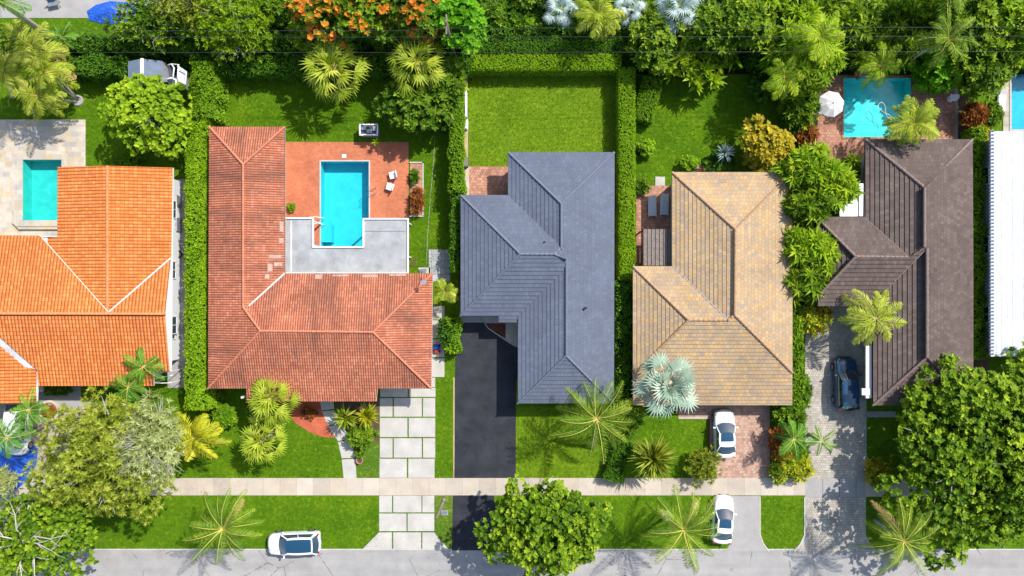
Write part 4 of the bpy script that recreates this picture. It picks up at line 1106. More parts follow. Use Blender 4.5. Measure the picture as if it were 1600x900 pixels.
tree(432,8,46,28,5.0,'green','green tree at the very top between the lime tree and the orange blossom',leaf=(.34,.13),thick=3.4)
tree(480,50,26,34,4.4,'mid','small green tree at the lower left of the orange blossom',leaf=(.3,.12),thick=3)
tree(1208,4,56,26,5.2,'lime','lime green tree at the very top left of the pool trees',nl=20,leaf=(.80,.17),thick=3.4,tilt=(38,102),clump=.46,tpl=T_STRAPF,dens=.5,lob=1.1)
tree(1435,2,44,24,6.0,'lime','light green tree at the very top above the upper pool',leaf=(.36,.13),thick=3.4)
tree(1566,150,30,30,2.6,'mid','low green bush tree between the clipped chair and the right pool trees',leaf=(.3,.12),thick=2.2) if False else None
tree(835,-2,60,22,3.6,'green','dark green thicket tree at the top edge above the square lawn hedges',leaf=(.34,.13),thick=2.6)
# shrubs
def shrub(px, py, rx, ry, z, pal, label, leaf=(.24,.12), **kw):
    kw.setdefault('name', 'shrub'); kw.setdefault('cat', 'shrub'); kw.setdefault('nl', 7)
    return tree(px, py, rx, ry, z, pal, label, leaf=leaf, thick=z*.95, limbs=False, **kw)
shrub(352,650,20,20,1.8,'hedge','rounded leafy green shrub left of the front fan palms',leaf=(.22,.11))
shrub(338,622,14,10,1.2,'green','small dark shrub under the lower eave of the red roof')
shrub(484,645,15,10,.6,'rust','orange leaved shrub on the red mulch bed',leaf=(.18,.07),dens=.35)
shrub(565,681,26,20,1.5,'mid','leafy green shrub below the two spiky rosettes beside the slab driveway',leaf=(.22,.11))
shrub(561,708,7,6,.6,'green','tiny potted shrub at the dry bed',leaf=(.18,.07))
shrub(1010,231,15,15,1.4,'hedge_lime','small bright shrub growing in a black pot on the back lawn',leaf=(.18,.11))
shrub(1078,254,16,12,1.3,'hedge_lime','round clipped ball shrub at the top edge of the tan roof',leaf=(.11,.06),dens=1.3)
shrub(1124,252,26,18,1.3,'dark','low dark shrubs around the pale rosette by the tan roof')
shrub(1003,290,12,13,1.0,'green','small shrub at the corner of the sun lounger patio',leaf=(.24,.07))
shrub(1098,729,30,31,1.9,'olive','round spiky shrub at the lower left of the pink brick driveway',leaf=(.36,.06),tpl=T_DIA,nl=10,tilt=(15,60))
shrub(1270,497,29,27,2.2,'yellow','shrub with yellow and red leaves at the brown roof corner',leaf=(.34,.12),flowers=(.18,'rust'))
shrub(1372,736,22,24,1.6,'croton','yellow leaved shrub beside the grey driveway under the large tree',leaf=(.34,.09),flowers=(.15,'hedge'))
shrub(1228,640,24,26,2.0,'mid','green shrub at the lower right corner of the tan roof',leaf=(.34,.11))
shrub(1252,612,16,30,1.9,'green','tall narrow green shrub beside the sunlit paving',leaf=(.32,.10))
shrub(1216,690,15,26,1.6,'rust','copper red shrub beside the pink brick driveway',leaf=(.36,.10))
shrub(1246,730,24,23,1.7,'yellow','bright yellow shrub at the footway by the grey driveway',leaf=(.32,.11))
shrub(1218,738,16,17,1.4,'palmyellow','yellow green shrub at the footway by the pink driveway',leaf=(.34,.08))
shrub(1224,615,16,16,1.8,'mid','leafy green shrub just below the corner of the tan roof',leaf=(.32,.11))
shrub(1240,655,18,18,1.9,'green','green shrub above the copper shrub beside the pink driveway',leaf=(.34,.10))
shrub(1222,708,14,16,1.6,'croton','orange yellow shrub below the copper shrub beside the pink driveway',leaf=(.34,.09),flowers=(.4,'rust'))
shrub(1250,705,13,16,1.6,'lime','lime shrub between the small palms and the yellow shrub',leaf=(.30,.10))
shrub(1522,180,22,20,2.0,'rust','copper red shrub between the two pools on the right',leaf=(.36,.11))
shrub(1548,178,18,22,1.9,'mid','green shrub beside the white sun chair',leaf=(.32,.11))
shrub(1530,207,18,16,1.6,'yellow','yellow green shrub at the corner of the white roof',leaf=(.3,.12))
shrub(1258,208,22,20,1.8,'rust','dark red shrub between the golden shrub and the pool patio',leaf=(.34,.09),flowers=(.3,'green'))
shrub(1240,192,18,18,2.2,'green','green shrub between the golden shrub and the parasol',leaf=(.36,.1))
shrub(1325,265,18,20,2.2,'mid','dark leafy shrub beside the flat white patio roof',leaf=(.3,.13))
shrub(1380,497,18,14,1.8,'green','shaded shrub under the palm by the grey driveway')
shrub(652,314,11,26,1.3,'rust','thin reddish shrub in the narrow brick bed',leaf=(.32,.06),dens=.45)
shrub(648,276,7,14,.7,'green','sparse green plant at the top of the narrow brick bed',leaf=(.24,.06),dens=.4)
shrub(700,520,14,28,1.6,'dark','dark shrub beside the slab path by the slate roof',leaf=(.28,.12))
shrub(90,606,22,12,1.3,'dark','dark shrub under the lower eave of the orange roof',leaf=(.3,.11))
shrub(300,690,22,30,1.5,'mid','green undergrowth shrub below the yellow palm',leaf=(.3,.1))
shrub(330,745,0.1+14,8,.6,'hedge','small clipped clump at the footway under the yellow palm') if False else None
shrub(770,28,30,26,3.2,'green','green shrub at the top beside the emerald tree',leaf=(.36,.14))
shrub(812,40,34,18,2.6,'lime','yellow green shrub above the clipped hedges',leaf=(.26,.12))
shrub(905,45,60,15,2.6,'mid','leafy shrub row piece above the clipped hedges',leaf=(.28,.12))
shrub(1004,22,30,26,3.4,'mid','leafy green shrub between the blue leaved palms',leaf=(.36,.14))
shrub(30,60,40,26,2.2,'green','green shrub beneath the leaning palm trunk',leaf=(.34,.1))
shrub(1190,130,20,34,2.0,'dark','dark shrub at the right end of the second back lawn',leaf=(.3,.12))
shrub(455,325,3,7,.5,'hedge','tiny shrub strip in the corner of the red brick deck',leaf=(.12,.06))
shrub(1000,600,12,34,1.8,'dark','dark shrub between the slate roof and the silver palm',leaf=(.34,.09))
shrub(970,655,34,34,2.4,'green','dark green undergrowth shrub beneath the long frond palm',leaf=(.34,.08))
shrub(410,640,24,22,1.6,'dark','dark undergrowth shrub beneath the front fan palms')
shrub(1345,240,14,9,1.4,'hedge','small shrub at the top left corner of the brown roof') if False else None

# broad leaved clumps
for i, (x, y, r, z, lb) in enumerate([(1062,92,34,2.6,'broad leaved plant clump at the left of its group above the back lawn'),(1100,112,30,2.3,'broad leaved plant clump leaning over the back lawn'),(1130,78,32,2.8,'broad leaved plant clump under the top right trees'),(1038,60,26,3.0,'broad leaved plant clump beside the corner of the hedges')]):
    rosette_plant(x, y, r*.8, z, ['mid','lime','mid','green'][i], lb, heads=[(0,0,1,0),(-18,8,.9,-.2),(16,12,.9,-.3),(4,-16,.8,.1),(-10,20,.8,-.5),(22,-10,.8,-.1),(-24,-12,.8,0)], n=20, name='broad_leaved_plant', wd=.33, group='broad leaved plants above the back lawn', elev=(5,80))

# ---------------------------------------------------------------- fan palms
FG = 'fan palms in the gardens'
fanpalm(520,106,60,4.5,'palmyellow','fan palm at the left of the pair above the back lawn',group=FG,n=27,seg=11,frac=.40,petw=.07,spanang=80,gap=.95,dr=.5)
fanpalm(651,96,58,4.8,'palmyellow','fan palm at the right of the pair beside the dark tree',group=FG,n=25,seg=11,frac=.40,petw=.07,spanang=80,gap=.95,dr=.5)
fanpalm(424,622,50,4.2,'palmyellow','fan palm touching the lower eave of the red roof',group=FG,n=26,seg=11,frac=.40,spanang=80,gap=.95,dr=.5,base=(426,624,0))
fanpalm(409,688,46,3.4,'palmyellow','fan palm standing on the front lawn below its neighbour at the red roof',group=FG,n=26,seg=11,frac=.40,spanang=80,gap=.95,dr=.5)
fanpalm(1044,602,58,5.8,'silver','silver blue fan palm with pale stalks over the tan roof',n=20,seg=15,frac=.41,base=(1042,610,0),petw=.12,spanang=115,gap=.85,stem='petiole',bark='bark_white',trunk_r=.2,dr=.25,e=(-12,84))
rosette_plant(1018,714,40,2.2,'olive','round spiky shrub between the silver palm and the footway',n=230,wd=.20,elev=(-5,85),name='spiky_shrub',cat='shrub')
BG = 'blue leaved palms along the top'
fanpalm(876,14,34,3.4,'bluegreen','blue leaved palm at the left of its group at the top',n=14,seg=20,frac=.42,spanang=130,gap=.75,group=BG,stem='palegreen')
fanpalm(984,12,30,3.6,'bluegreen','blue leaved palm in the middle of its group at the top',n=14,seg=20,frac=.42,spanang=130,gap=.75,group=BG,stem='palegreen')
fanpalm(1062,8,46,4.6,'bluegreen','broadest blue leaved palm at the right of its group at the top',n=18,seg=20,frac=.42,spanang=130,gap=.75,group=BG,stem='palegreen')

# ---------------------------------------------------------------- feather palms
CG = 'tall palms with long feathery fronds'
palm(1068,828,68,5.5,'palm','long frond palm on the verge beside the white car',base=(1042,806,0),n=22,group=CG,droop=1.1,lw=.20,hang=.5,m=40,stemw=.065,lf=.045,e=(-10,60),dead=1)
palm(348,826,62,5.5,'palm','long frond palm on the verge left of the white car on the street',base=(362,812,0),n=24,group=CG,droop=1.2,lw=.20,hang=.5,m=40,stemw=.065,lf=.045,e=(-12,65),dead=2)
palm(1412,846,62,6.5,'palm','long frond palm on the verge below the large right tree',base=(1366,812,0),n=20,group=CG,droop=1.0,lw=.20,hang=.5,m=40,stemw=.065,lf=.045,e=(-10,55),dead=2)
palm(932,654,70,5.2,'palm','long frond palm at the lower edge of the slate roof',base=(926,700,0),n=21,group=CG,droop=1.0,lw=.20,hang=.5,m=40,stemw=.065,lf=.045,e=(-8,60))
PG = 'feathery palms in the gardens'
palm(1368,497,50,5.0,'palmyellow','bushy yellow green palm over the west eave of the brown roof',base=(1352,502,0),n=13,group=PG,droop=.9,lw=.26,m=19,lf=.075,e=(-5,45))
palm(1428,192,44,4.8,'palmyellow','yellow green palm between the pool and the brown roof',base=(1400,206,0),n=26,group=PG,droop=1.2,lw=.30,m=19,lf=.075,e=(-20,75))
palm(305,684,46,3.6,'yellow','palm with bright yellow fronds on the front lawn beside the tall hedge',n=22,group=PG,droop=1.2,lw=.28,m=19,lf=.075,e=(-20,75))
palm(224,573,34,4.0,'palmgreen','dark green palm over the lower eave of the orange roof',n=9,group=PG,droop=1.0,lw=.30,m=19,lf=.075,e=(0,50))
palm(200,605,32,3.6,'palmgreen','dark green palm left of the trellis',n=10,group=PG,droop=1.0,lw=.30,m=19,lf=.075,e=(0,50))
palm(46,640,32,5.0,'palmgreen','dark green palm over the bonnet of the white car on the left',base=(56,668,0),n=10,group=PG,droop=1.0,lw=.32,m=19,lf=.075,e=(0,50))
palm(12,684,36,5.0,'palmgreen','dark green palm over the boot of the white car on the left',base=(56,672,0),n=10,group=PG,droop=1.0,lw=.32,m=19,lf=.075,e=(0,50))
palm(1240,686,34,2.8,'palmgreen','small green palm over the copper and yellow shrubs',n=13,group=PG,droop=1.0,lw=.26,m=19,lf=.075,e=(0,60))
palm(1283,688,24,2.4,'palmgreen','little star shaped palm on the grey driveway edge',n=7,group=PG,droop=.8,lw=.26,m=19,lf=.075,e=(5,35))
palm(936,24,46,4.2,'palmyellow','yellow green palm between the blue leaved palms',n=20,group=PG,droop=1.3,lw=.25,m=19,lf=.075)
palm(1480,62,44,7.0,'palm','yellow green palm above the right end of the upper pool',n=18,group=PG,droop=1.3,lw=.25,m=19,lf=.075)
palm(97,58,26,3.2,'palmgreen','small green palm at the base of the leaning trunk',n=14,group=PG,droop=1.2,lw=.28,m=19,lf=.075)
palm(1480,-20,60,7.2,'palm','palm at the very top edge over the reddish tree',n=16,group=PG,droop=1.3,lw=.25,m=19,lf=.075)
palm(1375,102,38,3.6,'lime','olive palm with drooping fronds over the top of the upper pool',n=16,group=PG,droop=1.5,lw=.28,m=19,lf=.075,dead=2)
palm(1280,60,48,6.8,'lime','olive palm rising through the trees left of the upper pool',n=18,group=PG,droop=1.4,lw=.28,m=19,lf=.075)
palm(1226,120,38,5.2,'lime','olive palm at the left end of the trees by the upper pool',n=16,group=PG,droop=1.5,lw=.28,m=19,lf=.075)
# umbrella-leaved trees between the tan and the brown roof
KG = 'umbrella leaved trees between the tan and the brown roof'
U = dict(leaf=(.80,.17), nl=22, tilt=(38,104), clump=.42, tpl=T_STRAPF, dens=.55, lob=1.1, group=KG, name='umbrella_tree', out=.5)
tree(1262,262,44,32,5.2,'lime','upper umbrella leaved tree over the edge of the tan roof',thick=3.2,**U)
tree(1296,292,42,38,4.6,'lime','umbrella leaved tree touching the flat white patio roof',thick=3.2,**U)
tree(1262,318,38,32,4.8,'mid','umbrella leaved tree below the upper one at the tan roof edge',thick=3.2,**U)
tree(1258,386,38,28,4.8,'lime','umbrella leaved tree below the gap over the tan roof edge',thick=3.2,**U)
tree(1284,400,32,34,4.4,'lime','umbrella leaved tree against the west hip of the brown roof',thick=3.0,**U)
tree(1262,438,38,32,4.2,'mid','lowest umbrella leaved tree above the yellow and red shrub',thick=3.0,**U)
# leaning palms top left, all from one foot
LG = 'palms leaning out from one foot on the left lawn'
palm(50,72,46,5.0,'olive','upper leaning palm crown of the three on the left lawn',base=(122,156,0),n=20,group=LG,droop=1.2,lw=.30,m=19,lf=.075,trunk_r=.09,bark='bark_white',dead=2)
palm(72,112,42,4.6,'palmyellow','right leaning palm crown of the three on the left lawn',base=(121,157,0),n=20,group=LG,droop=1.2,lw=.30,m=19,lf=.075,trunk_r=.09,bark='bark_white',dead=2)
palm(58,150,38,4.0,'olive','lower leaning palm crown of the three on the left lawn',base=(120,159,0),n=18,group=LG,droop=1.2,lw=.30,m=19,lf=.075,trunk_r=.09,bark='bark_white')
palm(8,108,40,4.6,'olive','leaning palm crown cut by the left edge beside the three on the lawn',base=(20,150,0),n=18,group=LG,droop=1.2,lw=.30,m=19,lf=.075,trunk_r=.2)
palm(-8,-4,46,11.0,'palmgreen','tall palm in the top left corner with a thick leaning grey trunk',base=(76,56,0),n=16,droop=1.3,trunk_r=.24,bark='bark')
palm(695,457,25,2.6,'palmyellow','small broad frond palm beside the grey tile pad',n=12,group=PG,droop=1.1,lw=.32,m=19,lf=.075,e=(-5,70))

# spiky rosettes
RG = 'spiky rosette plants in the planting beds'
rosette_plant(541,651,24,1.3,'palmyellow','spiky rosette nearer the curved garden walk',n=90,group=RG,wd=.19)
rosette_plant(574,648,23,1.4,'yellow','yellower spiky rosette beside the slab driveway',n=90,group=RG,wd=.19)
rosette_plant(1132,240,18,1.6,'bluegreen','pale blue green rosette at the top edge of the tan roof',n=44,group=RG,wd=.12)
rosette_plant(588,222,9,.9,'lime','little rosette below the metal grill cabinet',n=26,group=RG,wd=.1)
rosette_plant(1332,252,18,2.4,'lime','bright spiky rosette by the top left corner of the brown roof',n=44,group=RG,wd=.12)
rosette_plant(1246,178,17,2.2,'lime','bright rosette below the trees left of the parasol',n=36,group=RG,wd=.12)
rosette_plant(1230,722,13,1.9,'lime','light rosette among the yellow shrubs by the footway',n=30,group=RG,wd=.1)

# grass tufts over the lawns (nobody could count them)
def tufts(rects, per, pal='grass'):
    L = Leaves()
    for (a, b, c, d) in rects:
        r = rect(a, b, c, d); n = int((r[2]-r[0])*(r[3]-r[1])*per)
        p = np.stack([rng.uniform(r[0], r[2], n), rng.uniform(r[1], r[3], n), np.full(n, .004)], 1)
        az = rng.uniform(0, 6.28, n); el = rng.uniform(.35, 1.2, n)
        f = np.stack([np.cos(az)*np.cos(el), np.sin(az)*np.cos(el), np.sin(el)], 1)
        cl = .5+.5*np.sin(p[:, 0]*.8+np.sin(p[:, 1]*.6)*2)*np.sin(p[:, 1]*.9+1)
        L.add(T_DIA, p, f, np.array([[0, 0, 1.]])+rng.normal(0, .3, (n, 3)), rng.uniform(.08, .2, n), rng.uniform(.02, .05, n), np.clip(rng.normal(.45, .2, n)+cl*.15, 0, 1))
    o = L.build('grass', [LM[pal]]); tag(o, 'short green blades of grass over the lawns', 'grass', kind='stuff')
tufts([(345,118,700,221),(640,222,703,253),(662,254,703,430),(640,340,662,417),(735,118,958,260),(990,120,1190,268),(996,268,1048,276),(135,110,286,258),(20,176,130,186),
       (348,690,500,746),(300,720,348,746),(470,690,530,746),(681,590,705,746),(807,636,955,746),(1016,656,1105,746),(1355,655,1420,746),
       (150,776,591,856),(680,776,704,856),(774,776,1134,858),(1190,778,1255,842),(1196,842,1246,858),(1355,778,1500,858),(100,30,200,56),(272,260,288,282),(128,606,286,640),(560,715,590,745)], 46)

L = Leaves()
for (a, b, c, d) in ((728,-60,990,82),(386,-60,728,84),(990,-60,1660,112),(90,72,335,110)):
    r = rect(a, b, c, d); n = int((r[2]-r[0])*(r[3]-r[1])*9)
    p = np.stack([rng.uniform(r[0], r[2], n), rng.uniform(r[1], r[3], n), rng.uniform(.05, .5, n)], 1)
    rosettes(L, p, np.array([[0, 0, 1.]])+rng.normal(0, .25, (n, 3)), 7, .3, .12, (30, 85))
o = L.build('ground_cover', [LM['hedge_dark']]); tag(o, 'low leafy ground cover under the trees at the back of the gardens', 'ground cover', kind='stuff')

L = Leaves()
n = 1000; cl = np.array([(1400,862),(1330,700),(1310,820),(700,870),(780,875),(320,870),(180,860),(1000,872),(1230,740),(1000,762),(600,300),(590,232),(1450,240),(1290,230),(60,215),(700,500),(1280,560),(300,760)])
k = rng.integers(len(cl), size=n); q = cl[k] + rng.normal(0, 1, (n, 2))*np.array([38, 16])
p = np.stack([g(a, b, 0) + [0, 0, .065] for a, b in q])
az = rng.uniform(0, 6.28, n)
L.add(T_OVAL, p, np.stack([np.cos(az), np.sin(az), rng.uniform(0, .2, n)], 1), np.array([[0, 0, 1.]])+rng.normal(0, .3, (n, 3)), rng.uniform(.06, .12, n), rng.uniform(.04, .06, n))
o = L.build('fallen_leaves', [LM['rust']]); tag(o, 'scattered fallen leaves on the paving and the street', 'fallen leaves', kind='stuff')
# ---------------------------------------------------------------- cars
def carpaint(name, c, rough=.25):
    n = NT(name, rough, .5); n.col(c); n.b.inputs['Coat Weight'].default_value = .6; n.b.inputs['Coat Roughness'].default_value = .05
    return n.mat
PW = carpaint('paint_white', (.66, .67, .69)); PB = carpaint('paint_black', (.006, .04, .085), .2)
CG_ = NT('car_glass', .03, .9); CG_.col((.012, .03, .05)); CG_.b.inputs['Coat Weight'].default_value = 1.0; CG_ = CG_.mat
RG_ = NT('roof_glass', .06, .8); RG_.col((.008, .05, .10)); RG_.b.inputs['Coat Weight'].default_value = .8; RG_ = RG_.mat
HL = plain('lamp_clear', (.5, .55, .6), .15, spec=.9); TL = plain('lamp_red', (.35, .01, .01), .3)
RIM = plain('wheel_rim', (.35, .36, .38), .35, .7)

def car(name, label, px, py, ang, L, Wd, H, paint, suv=False, glassroof=True, group='cars parked on the driveways and the street', rearwin=True):
    root = thing(name, g(px, py, .8)*np.array([1, 1, 0]) + np.array([0, 0, .035]), label, 'car', rz=ang, group=group)
    hw = Wd/2
    # stations from rear to front: x fraction, half width, deck height
    hood = H*(.66 if suv else .62); deck = H*(.74 if suv else .68); belt = H*.66
    st = [(-.5, .70, .50*H, .32), (-.492, .86, .60*H, .26), (-.47, .94, deck*.97, .2), (-.42, .985, deck, .18), (-.30, 1.0, deck*.99, .16), (-.1, .99, belt, .16), (.08, .985, belt, .16), (.2, .985, hood*1.04, .16),
          (.30, .975, hood, .17), (.40, .93, hood*.95, .19), (.46, .84, hood*.86, .22), (.487, .72, hood*.70, .26), (.5, .58, hood*.52, .32)]
    P = []
    for xf, wf, zt, zb in st:
        w = hw*wf; x = xf*L
        sec = [(-.90, zb), (-.985, zb+.12), (-1.0, .5*(zb+zt)), (-.985, zt-.13), (-.93, zt-.04), (-.80, zt+.0), (-.4, zt+.035), (0, zt+.045), (.4, zt+.035), (.80, zt+.0), (.93, zt-.04), (.985, zt-.13), (1.0, .5*(zb+zt)), (.985, zb+.12), (.90, zb)]
        bow = .10 if abs(xf) > .45 else 0
        P.append([(x - math.copysign(bow*(abs(a)**2.2), xf)*1.0, a*w, z) for a, z in sec])
    m = MB(); m.grid(P); k = 15
    m.add(P[0], [tuple(range(k))[::-1]]); m.add(P[-1], [tuple(range(k))])
    m.grid([[P[i][0] for i in range(len(P))], [P[i][-1] for i in range(len(P))]])
    body = m.build('body', paint, root, smooth=True)
    sb = body.modifiers.new('s', 'SUBSURF'); sb.levels = 1; sb.render_levels = 1
    # greenhouse
    xf_, xr_ = (.225, -.455) if suv else (.20, -.36)      # base of windscreen / rear screen
    tf, tr_ = (.075, -.385) if suv else (.045, -.22)      # roof front / rear edge
    wb, wt = hw*.90, hw*.70
    def gp(u, v):     # u along (0 front..1 rear), v 0 belt..1 roof -> edge half-width point
        xb = (xf_+(xr_-xf_)*u)*L; xt = (tf+(tr_-tf)*u)*L
        zb = belt*1.02+.02 if u < .99 else deck+.02; bul = math.sin(pi*min(1, max(0, u)))*.05
        return xb+(xt-xb)*v, (wb+bul*.4)*(1-v)+(wt+bul)*v + .03*math.sin(pi*v), zb+(H-.04-zb)*v**.92
    def screen(u, sgn, name_):
        G = []
        for v in np.linspace(0.03, .97, 6):
            x, w, z = gp(u, v); G.append([(x + sgn*(.13*(1-v)+.06)*(1-(q)**2), q*w*.93, z + .025*(1-q*q)*v) for q in np.linspace(-1, 1, 9)])
        mm = MB(); mm.grid(G if sgn > 0 else G[::-1]); return mm.build(name_, CG_, root, smooth=True)
    screen(0, 1, 'windscreen')
    if rearwin: screen(1, -1, 'rear_window')
    # roof
    def roofp(u, q):
        x, w, z = gp(u, 1); e = .06*(1-q*q)
        x = x + (e if u < .5 else -e)*abs(1-2*u)**3
        return (x, q*w, z + .045*(1-q*q) + .03*math.sin(pi*u))
    mm = MB(); mm.grid([[roofp(u, q) for q in np.linspace(-1, 1, 9)] for u in np.linspace(0, 1, 9)]); rf = mm.build('roof', paint, root, smooth=True)
    if glassroof:
        a, b = (-.02, .95) if suv else (.0, .62)
        mm = MB(); mm.grid([[tuple(np.array(roofp(u, q))+[0, 0, .012]) for q in np.linspace(-.80, .80, 7)] for u in np.linspace(a, b, 7)]); mm.build('roof_glass', RG_, rf, smooth=True)
    # side windows and pillars
    for sg in (-1, 1):
        mm = MB(); G = []
        for u in np.linspace(.07, .93, 9):
            G.append([(gp(u, v)[0], sg*(gp(u, v)[1]+.004), gp(u, v)[2]) for v in (.06, .35, .65, .92)])
        mm.grid(G if sg > 0 else [r_[::-1] for r_ in G]); mm.build('side_window', CG_, root, smooth=True)
        for u in (0, .47, 1):
            mm = MB(); mm.tube([(gp(u, v)[0], sg*(gp(u, v)[1]-.01), gp(u, v)[2]) for v in (0, .33, .66, 1)], .05 if u != .47 else .035, 6); mm.build('pillar', paint, root, smooth=True)
        mm = MB(); mm.tube([(gp(u, 1)[0], sg*(gp(u, 1)[1]-.005), gp(u, 1)[2]-.005+.03*math.sin(pi*u)) for u in np.linspace(0, 1, 8)], .045, 6); mm.build('roof_rail', paint, root, smooth=True)
        # mirror
        x, w, z = gp(.06, .12); mm = MB(); mm.box((x-.02, sg*(hw+.08), z), (.12, .22, .14)); mm.box((x+.02, sg*(hw-.04), z-.04), (.06, .14, .05)); mm.build('mirror', paint, root, bevel=.03)
        # lamps
        mm = MB(); mm.grid([[(L*.475-.02*i - .13*j, sg*hw*(.60+.09*j), hood*.80+.03*j+.05*i) for j in range(4)] for i in range(3)]); mm.build('headlight', HL, root)
        mm = MB(); mm.box((-L*.468, sg*hw*.78, deck*.93), (.12, hw*.26, .14), rz=sg*.35); mm.build('taillight', TL, root, bevel=.02)
        for xw in (-.31, .30):
            wx = xw*L; mm = MB(); r = .34 if suv else .32
            mm2 = []
            for yy, rr in ((hw*.74, r*.9), (hw*.78, r), (hw*1.0, r), (hw*1.012, r*.93), (hw*1.015, r*.7)):
                mm2.append([(wx+rr*cos(2*pi*q/18), sg*yy, r-.03+rr*sin(2*pi*q/18)) for q in range(18)])
            mm.grid(mm2 if sg < 0 else mm2, wrap=True); wo = mm.build('wheel', M['black'], root, smooth=False)
            mm = MB(); c0 = [(wx+r*.68*cos(2*pi*q/18), sg*hw*1.012, r-.03+r*.68*sin(2*pi*q/18)) for q in range(18)]
            c1 = [(wx+r*.2*cos(2*pi*q/18), sg*hw*.985, r-.03+r*.2*sin(2*pi*q/18)) for q in range(18)]
            mm.grid([c0, c1], wrap=True); mm.add(c1, [tuple(range(18))]); mm.build('rim', RIM, wo)
    for sg in (-1, 1):      # door gaps and handles
        for xf in (.17, -.07, -.27):
            mm = MB(); mm.tube([(xf*L, sg*(hw*.93), belt-.0), (xf*L, sg*(hw+.004), belt*.62), (xf*L+.05, sg*(hw*.985+.004), .3)], .008, 4); mm.build('door_gap', M['black'], root)
    mm = MB(); 
    mm.tube([(L*.235, hw*.35, hood*1.09), (L*.15, -hw*.15, belt*1.22)], .012, 4); mm.build('wiper', M['black'], root)
    mm = MB(); mm.tube([(-L*.395 if not suv else -L*.465, q*hw*.8, deck+.055*(1-q*q)+.01) for q in np.linspace(-1, 1, 7)], .01, 4); mm.build('boot_gap', M['black'], root)
    # bonnet cut line, number plate, wipers
    mm = MB(); mm.tube([(L*.215+.10*(1-q*q), q*hw*.80, hood*1.045+.035*(1-q*q)) for q in np.linspace(-1, 1, 9)], .012, 4); mm.build('bonnet_seam', M['black'], root)
    mm = MB(); mm.box((-L*.497, 0, H*.45), (.03, .34, .12)); mm.build('number_plate', M['white'], root)
    mm = MB(); mm.box((L*.49, 0, H*.30), (.06, hw*1.0, .14)); mm.build('grille', M['black'], root)
    return root
car('parked_car', 'white car with dark glass roof parked on the street edge facing left', 459, 849, pi+R(2.0), 4.75, 1.95, 1.55, PW, suv=True)
car('parked_car', 'white sedan on the pink brick driveway with its nose under the eave', 1132.5, 678, pi/2+R(1), 4.3, 1.86, 1.45, PW)
car('parked_car', 'white sedan on the grey driveway apron partly under palm fronds', 1130, 812, pi/2-R(4), 4.3, 1.78, 1.45, PW)
car('parked_car', 'very dark blue car parked on the grey paved driveway', 1322, 599, pi/2+R(1.5), 4.75, 1.98, 1.65, PB, suv=True)
car('parked_car', 'white car under dark palm fronds beside the blue tarpaulin', 27, 672, -pi/2-R(3), 4.6, 1.9, 1.55, PW, suv=True, glassroof=False)

# ---------------------------------------------------------------- garden things
# tarpaulins
def tarpaulin(pts, label, z=.05):
    c = np.mean([g(x, y) for x, y in pts], axis=0); root_m = MB()
    P = [g(x, y, .0)-c for x, y in pts]; n = len(P)
    vs = [(0, 0, .32)]; fs = []
    rings = [.35, .7, 1.0]; hz = [.26, .14, .02]
    for f, h in zip(rings, hz):
        for i, p in enumerate(P): vs.append((p[0]*f, p[1]*f, max(.012, h+.06*sin(i*2.3+f*5)) if f < 1 else .035))
    for i in range(n): fs.append((0, 1+i, 1+(i+1)%n))
    for r_ in range(2):
        for i in range(n): fs.append((1+r_*n+i, 1+(r_+1)*n+i, 1+(r_+1)*n+(i+1)%n, 1+r_*n+(i+1)%n))
    root_m.add(vs, fs); o = root_m.build('tarpaulin', M['tarp'], loc=c+[0, 0, .02], smooth=True)
    tag(o, label, 'tarpaulin')
tarpaulin([(-12,688),(14,692),(44,688),(60,700),(58,724),(44,752),(24,766),(2,766),(-18,740)], 'crumpled bright blue tarpaulin behind the white car on the left')
tarpaulin([(136,18),(150,8),(172,2),(200,4),(214,14),(208,30),(186,38),(160,37),(140,32)], 'bright blue tarpaulin under the loose tree at the top left')
# shed with framed side bay
root = thing('garden_shed', g(232, 118), 'grey metal shed with a white framed curved side bay behind the round tree', 'shed')
o = np.array(root.location)
def wq(x, y, z): return g(x, y, z) - o
def quadpanel(mb, pts, th=.05):
    P = [np.array(p) for p in pts]; n = len(P)
    mb.add(P + [p-[0, 0, th] for p in P], [tuple(range(n)), tuple(range(n, 2*n))[::-1]] + [(i, n+i, n+(i+1)%n, (i+1)%n) for i in range(n)])
m = MB(); quadpanel(m, [wq(200,96,2.60), wq(200,140,2.60), wq(219,142,2.90), wq(219,92,2.90)]); m.build('roof_panel', M['metal_blue'], root)
m = MB(); quadpanel(m, [wq(224,92,2.90), wq(224,142,2.90), wq(253,142,2.70), wq(253,95,2.70)]); m.build('roof_panel', M['metal_blue'], root)
m = MB(); quadpanel(m, [wq(219,91,2.95), wq(219,142,2.95), wq(224,142,2.95), wq(224,91,2.95)], .12); m.build('ridge_strip', M['white'], root)
m = MB(); quadpanel(m, [wq(253,95,2.70), wq(253,128,2.70), wq(266,128,2.00), wq(262,106,2.20)]); m.build('side_panel', M['metal_grey'], root)
m = MB()
for a, b in (((200,96),(200,140)),((200,96),(253,95)),((253,95),(253,140)),((200,140),(253,142))):
    F0 = np.array([1,1,0]); p, q = wq(*a, 2.55)*F0, wq(*b, 2.55)*F0; m.add([p, q, q+[0,0,2.5], p+[0,0,2.5]], [(0,1,2,3)])
m.build('wall', M['metal_blue'], root)
m = MB(); m.tube([wq(262,102,2.40), wq(268,100,2.50), wq(272,106,2.50), wq(270,124,2.50)], .06, 6)
m.tube([wq(268,100,2.50), wq(279,101,2.50), wq(277,124,2.50)], .06, 6); m.tube([wq(277,103,2.50), wq(291,112,2.20), wq(290,132,2.10), wq(277,126,2.30)], .05, 6)
m.tube([wq(259,125,2.20), wq(268,122,2.40), wq(275,125,2.40), wq(276,133,2.30), wq(271,138,2.20)], .09, 8)
m.build('frame', M['white'], root, smooth=True)
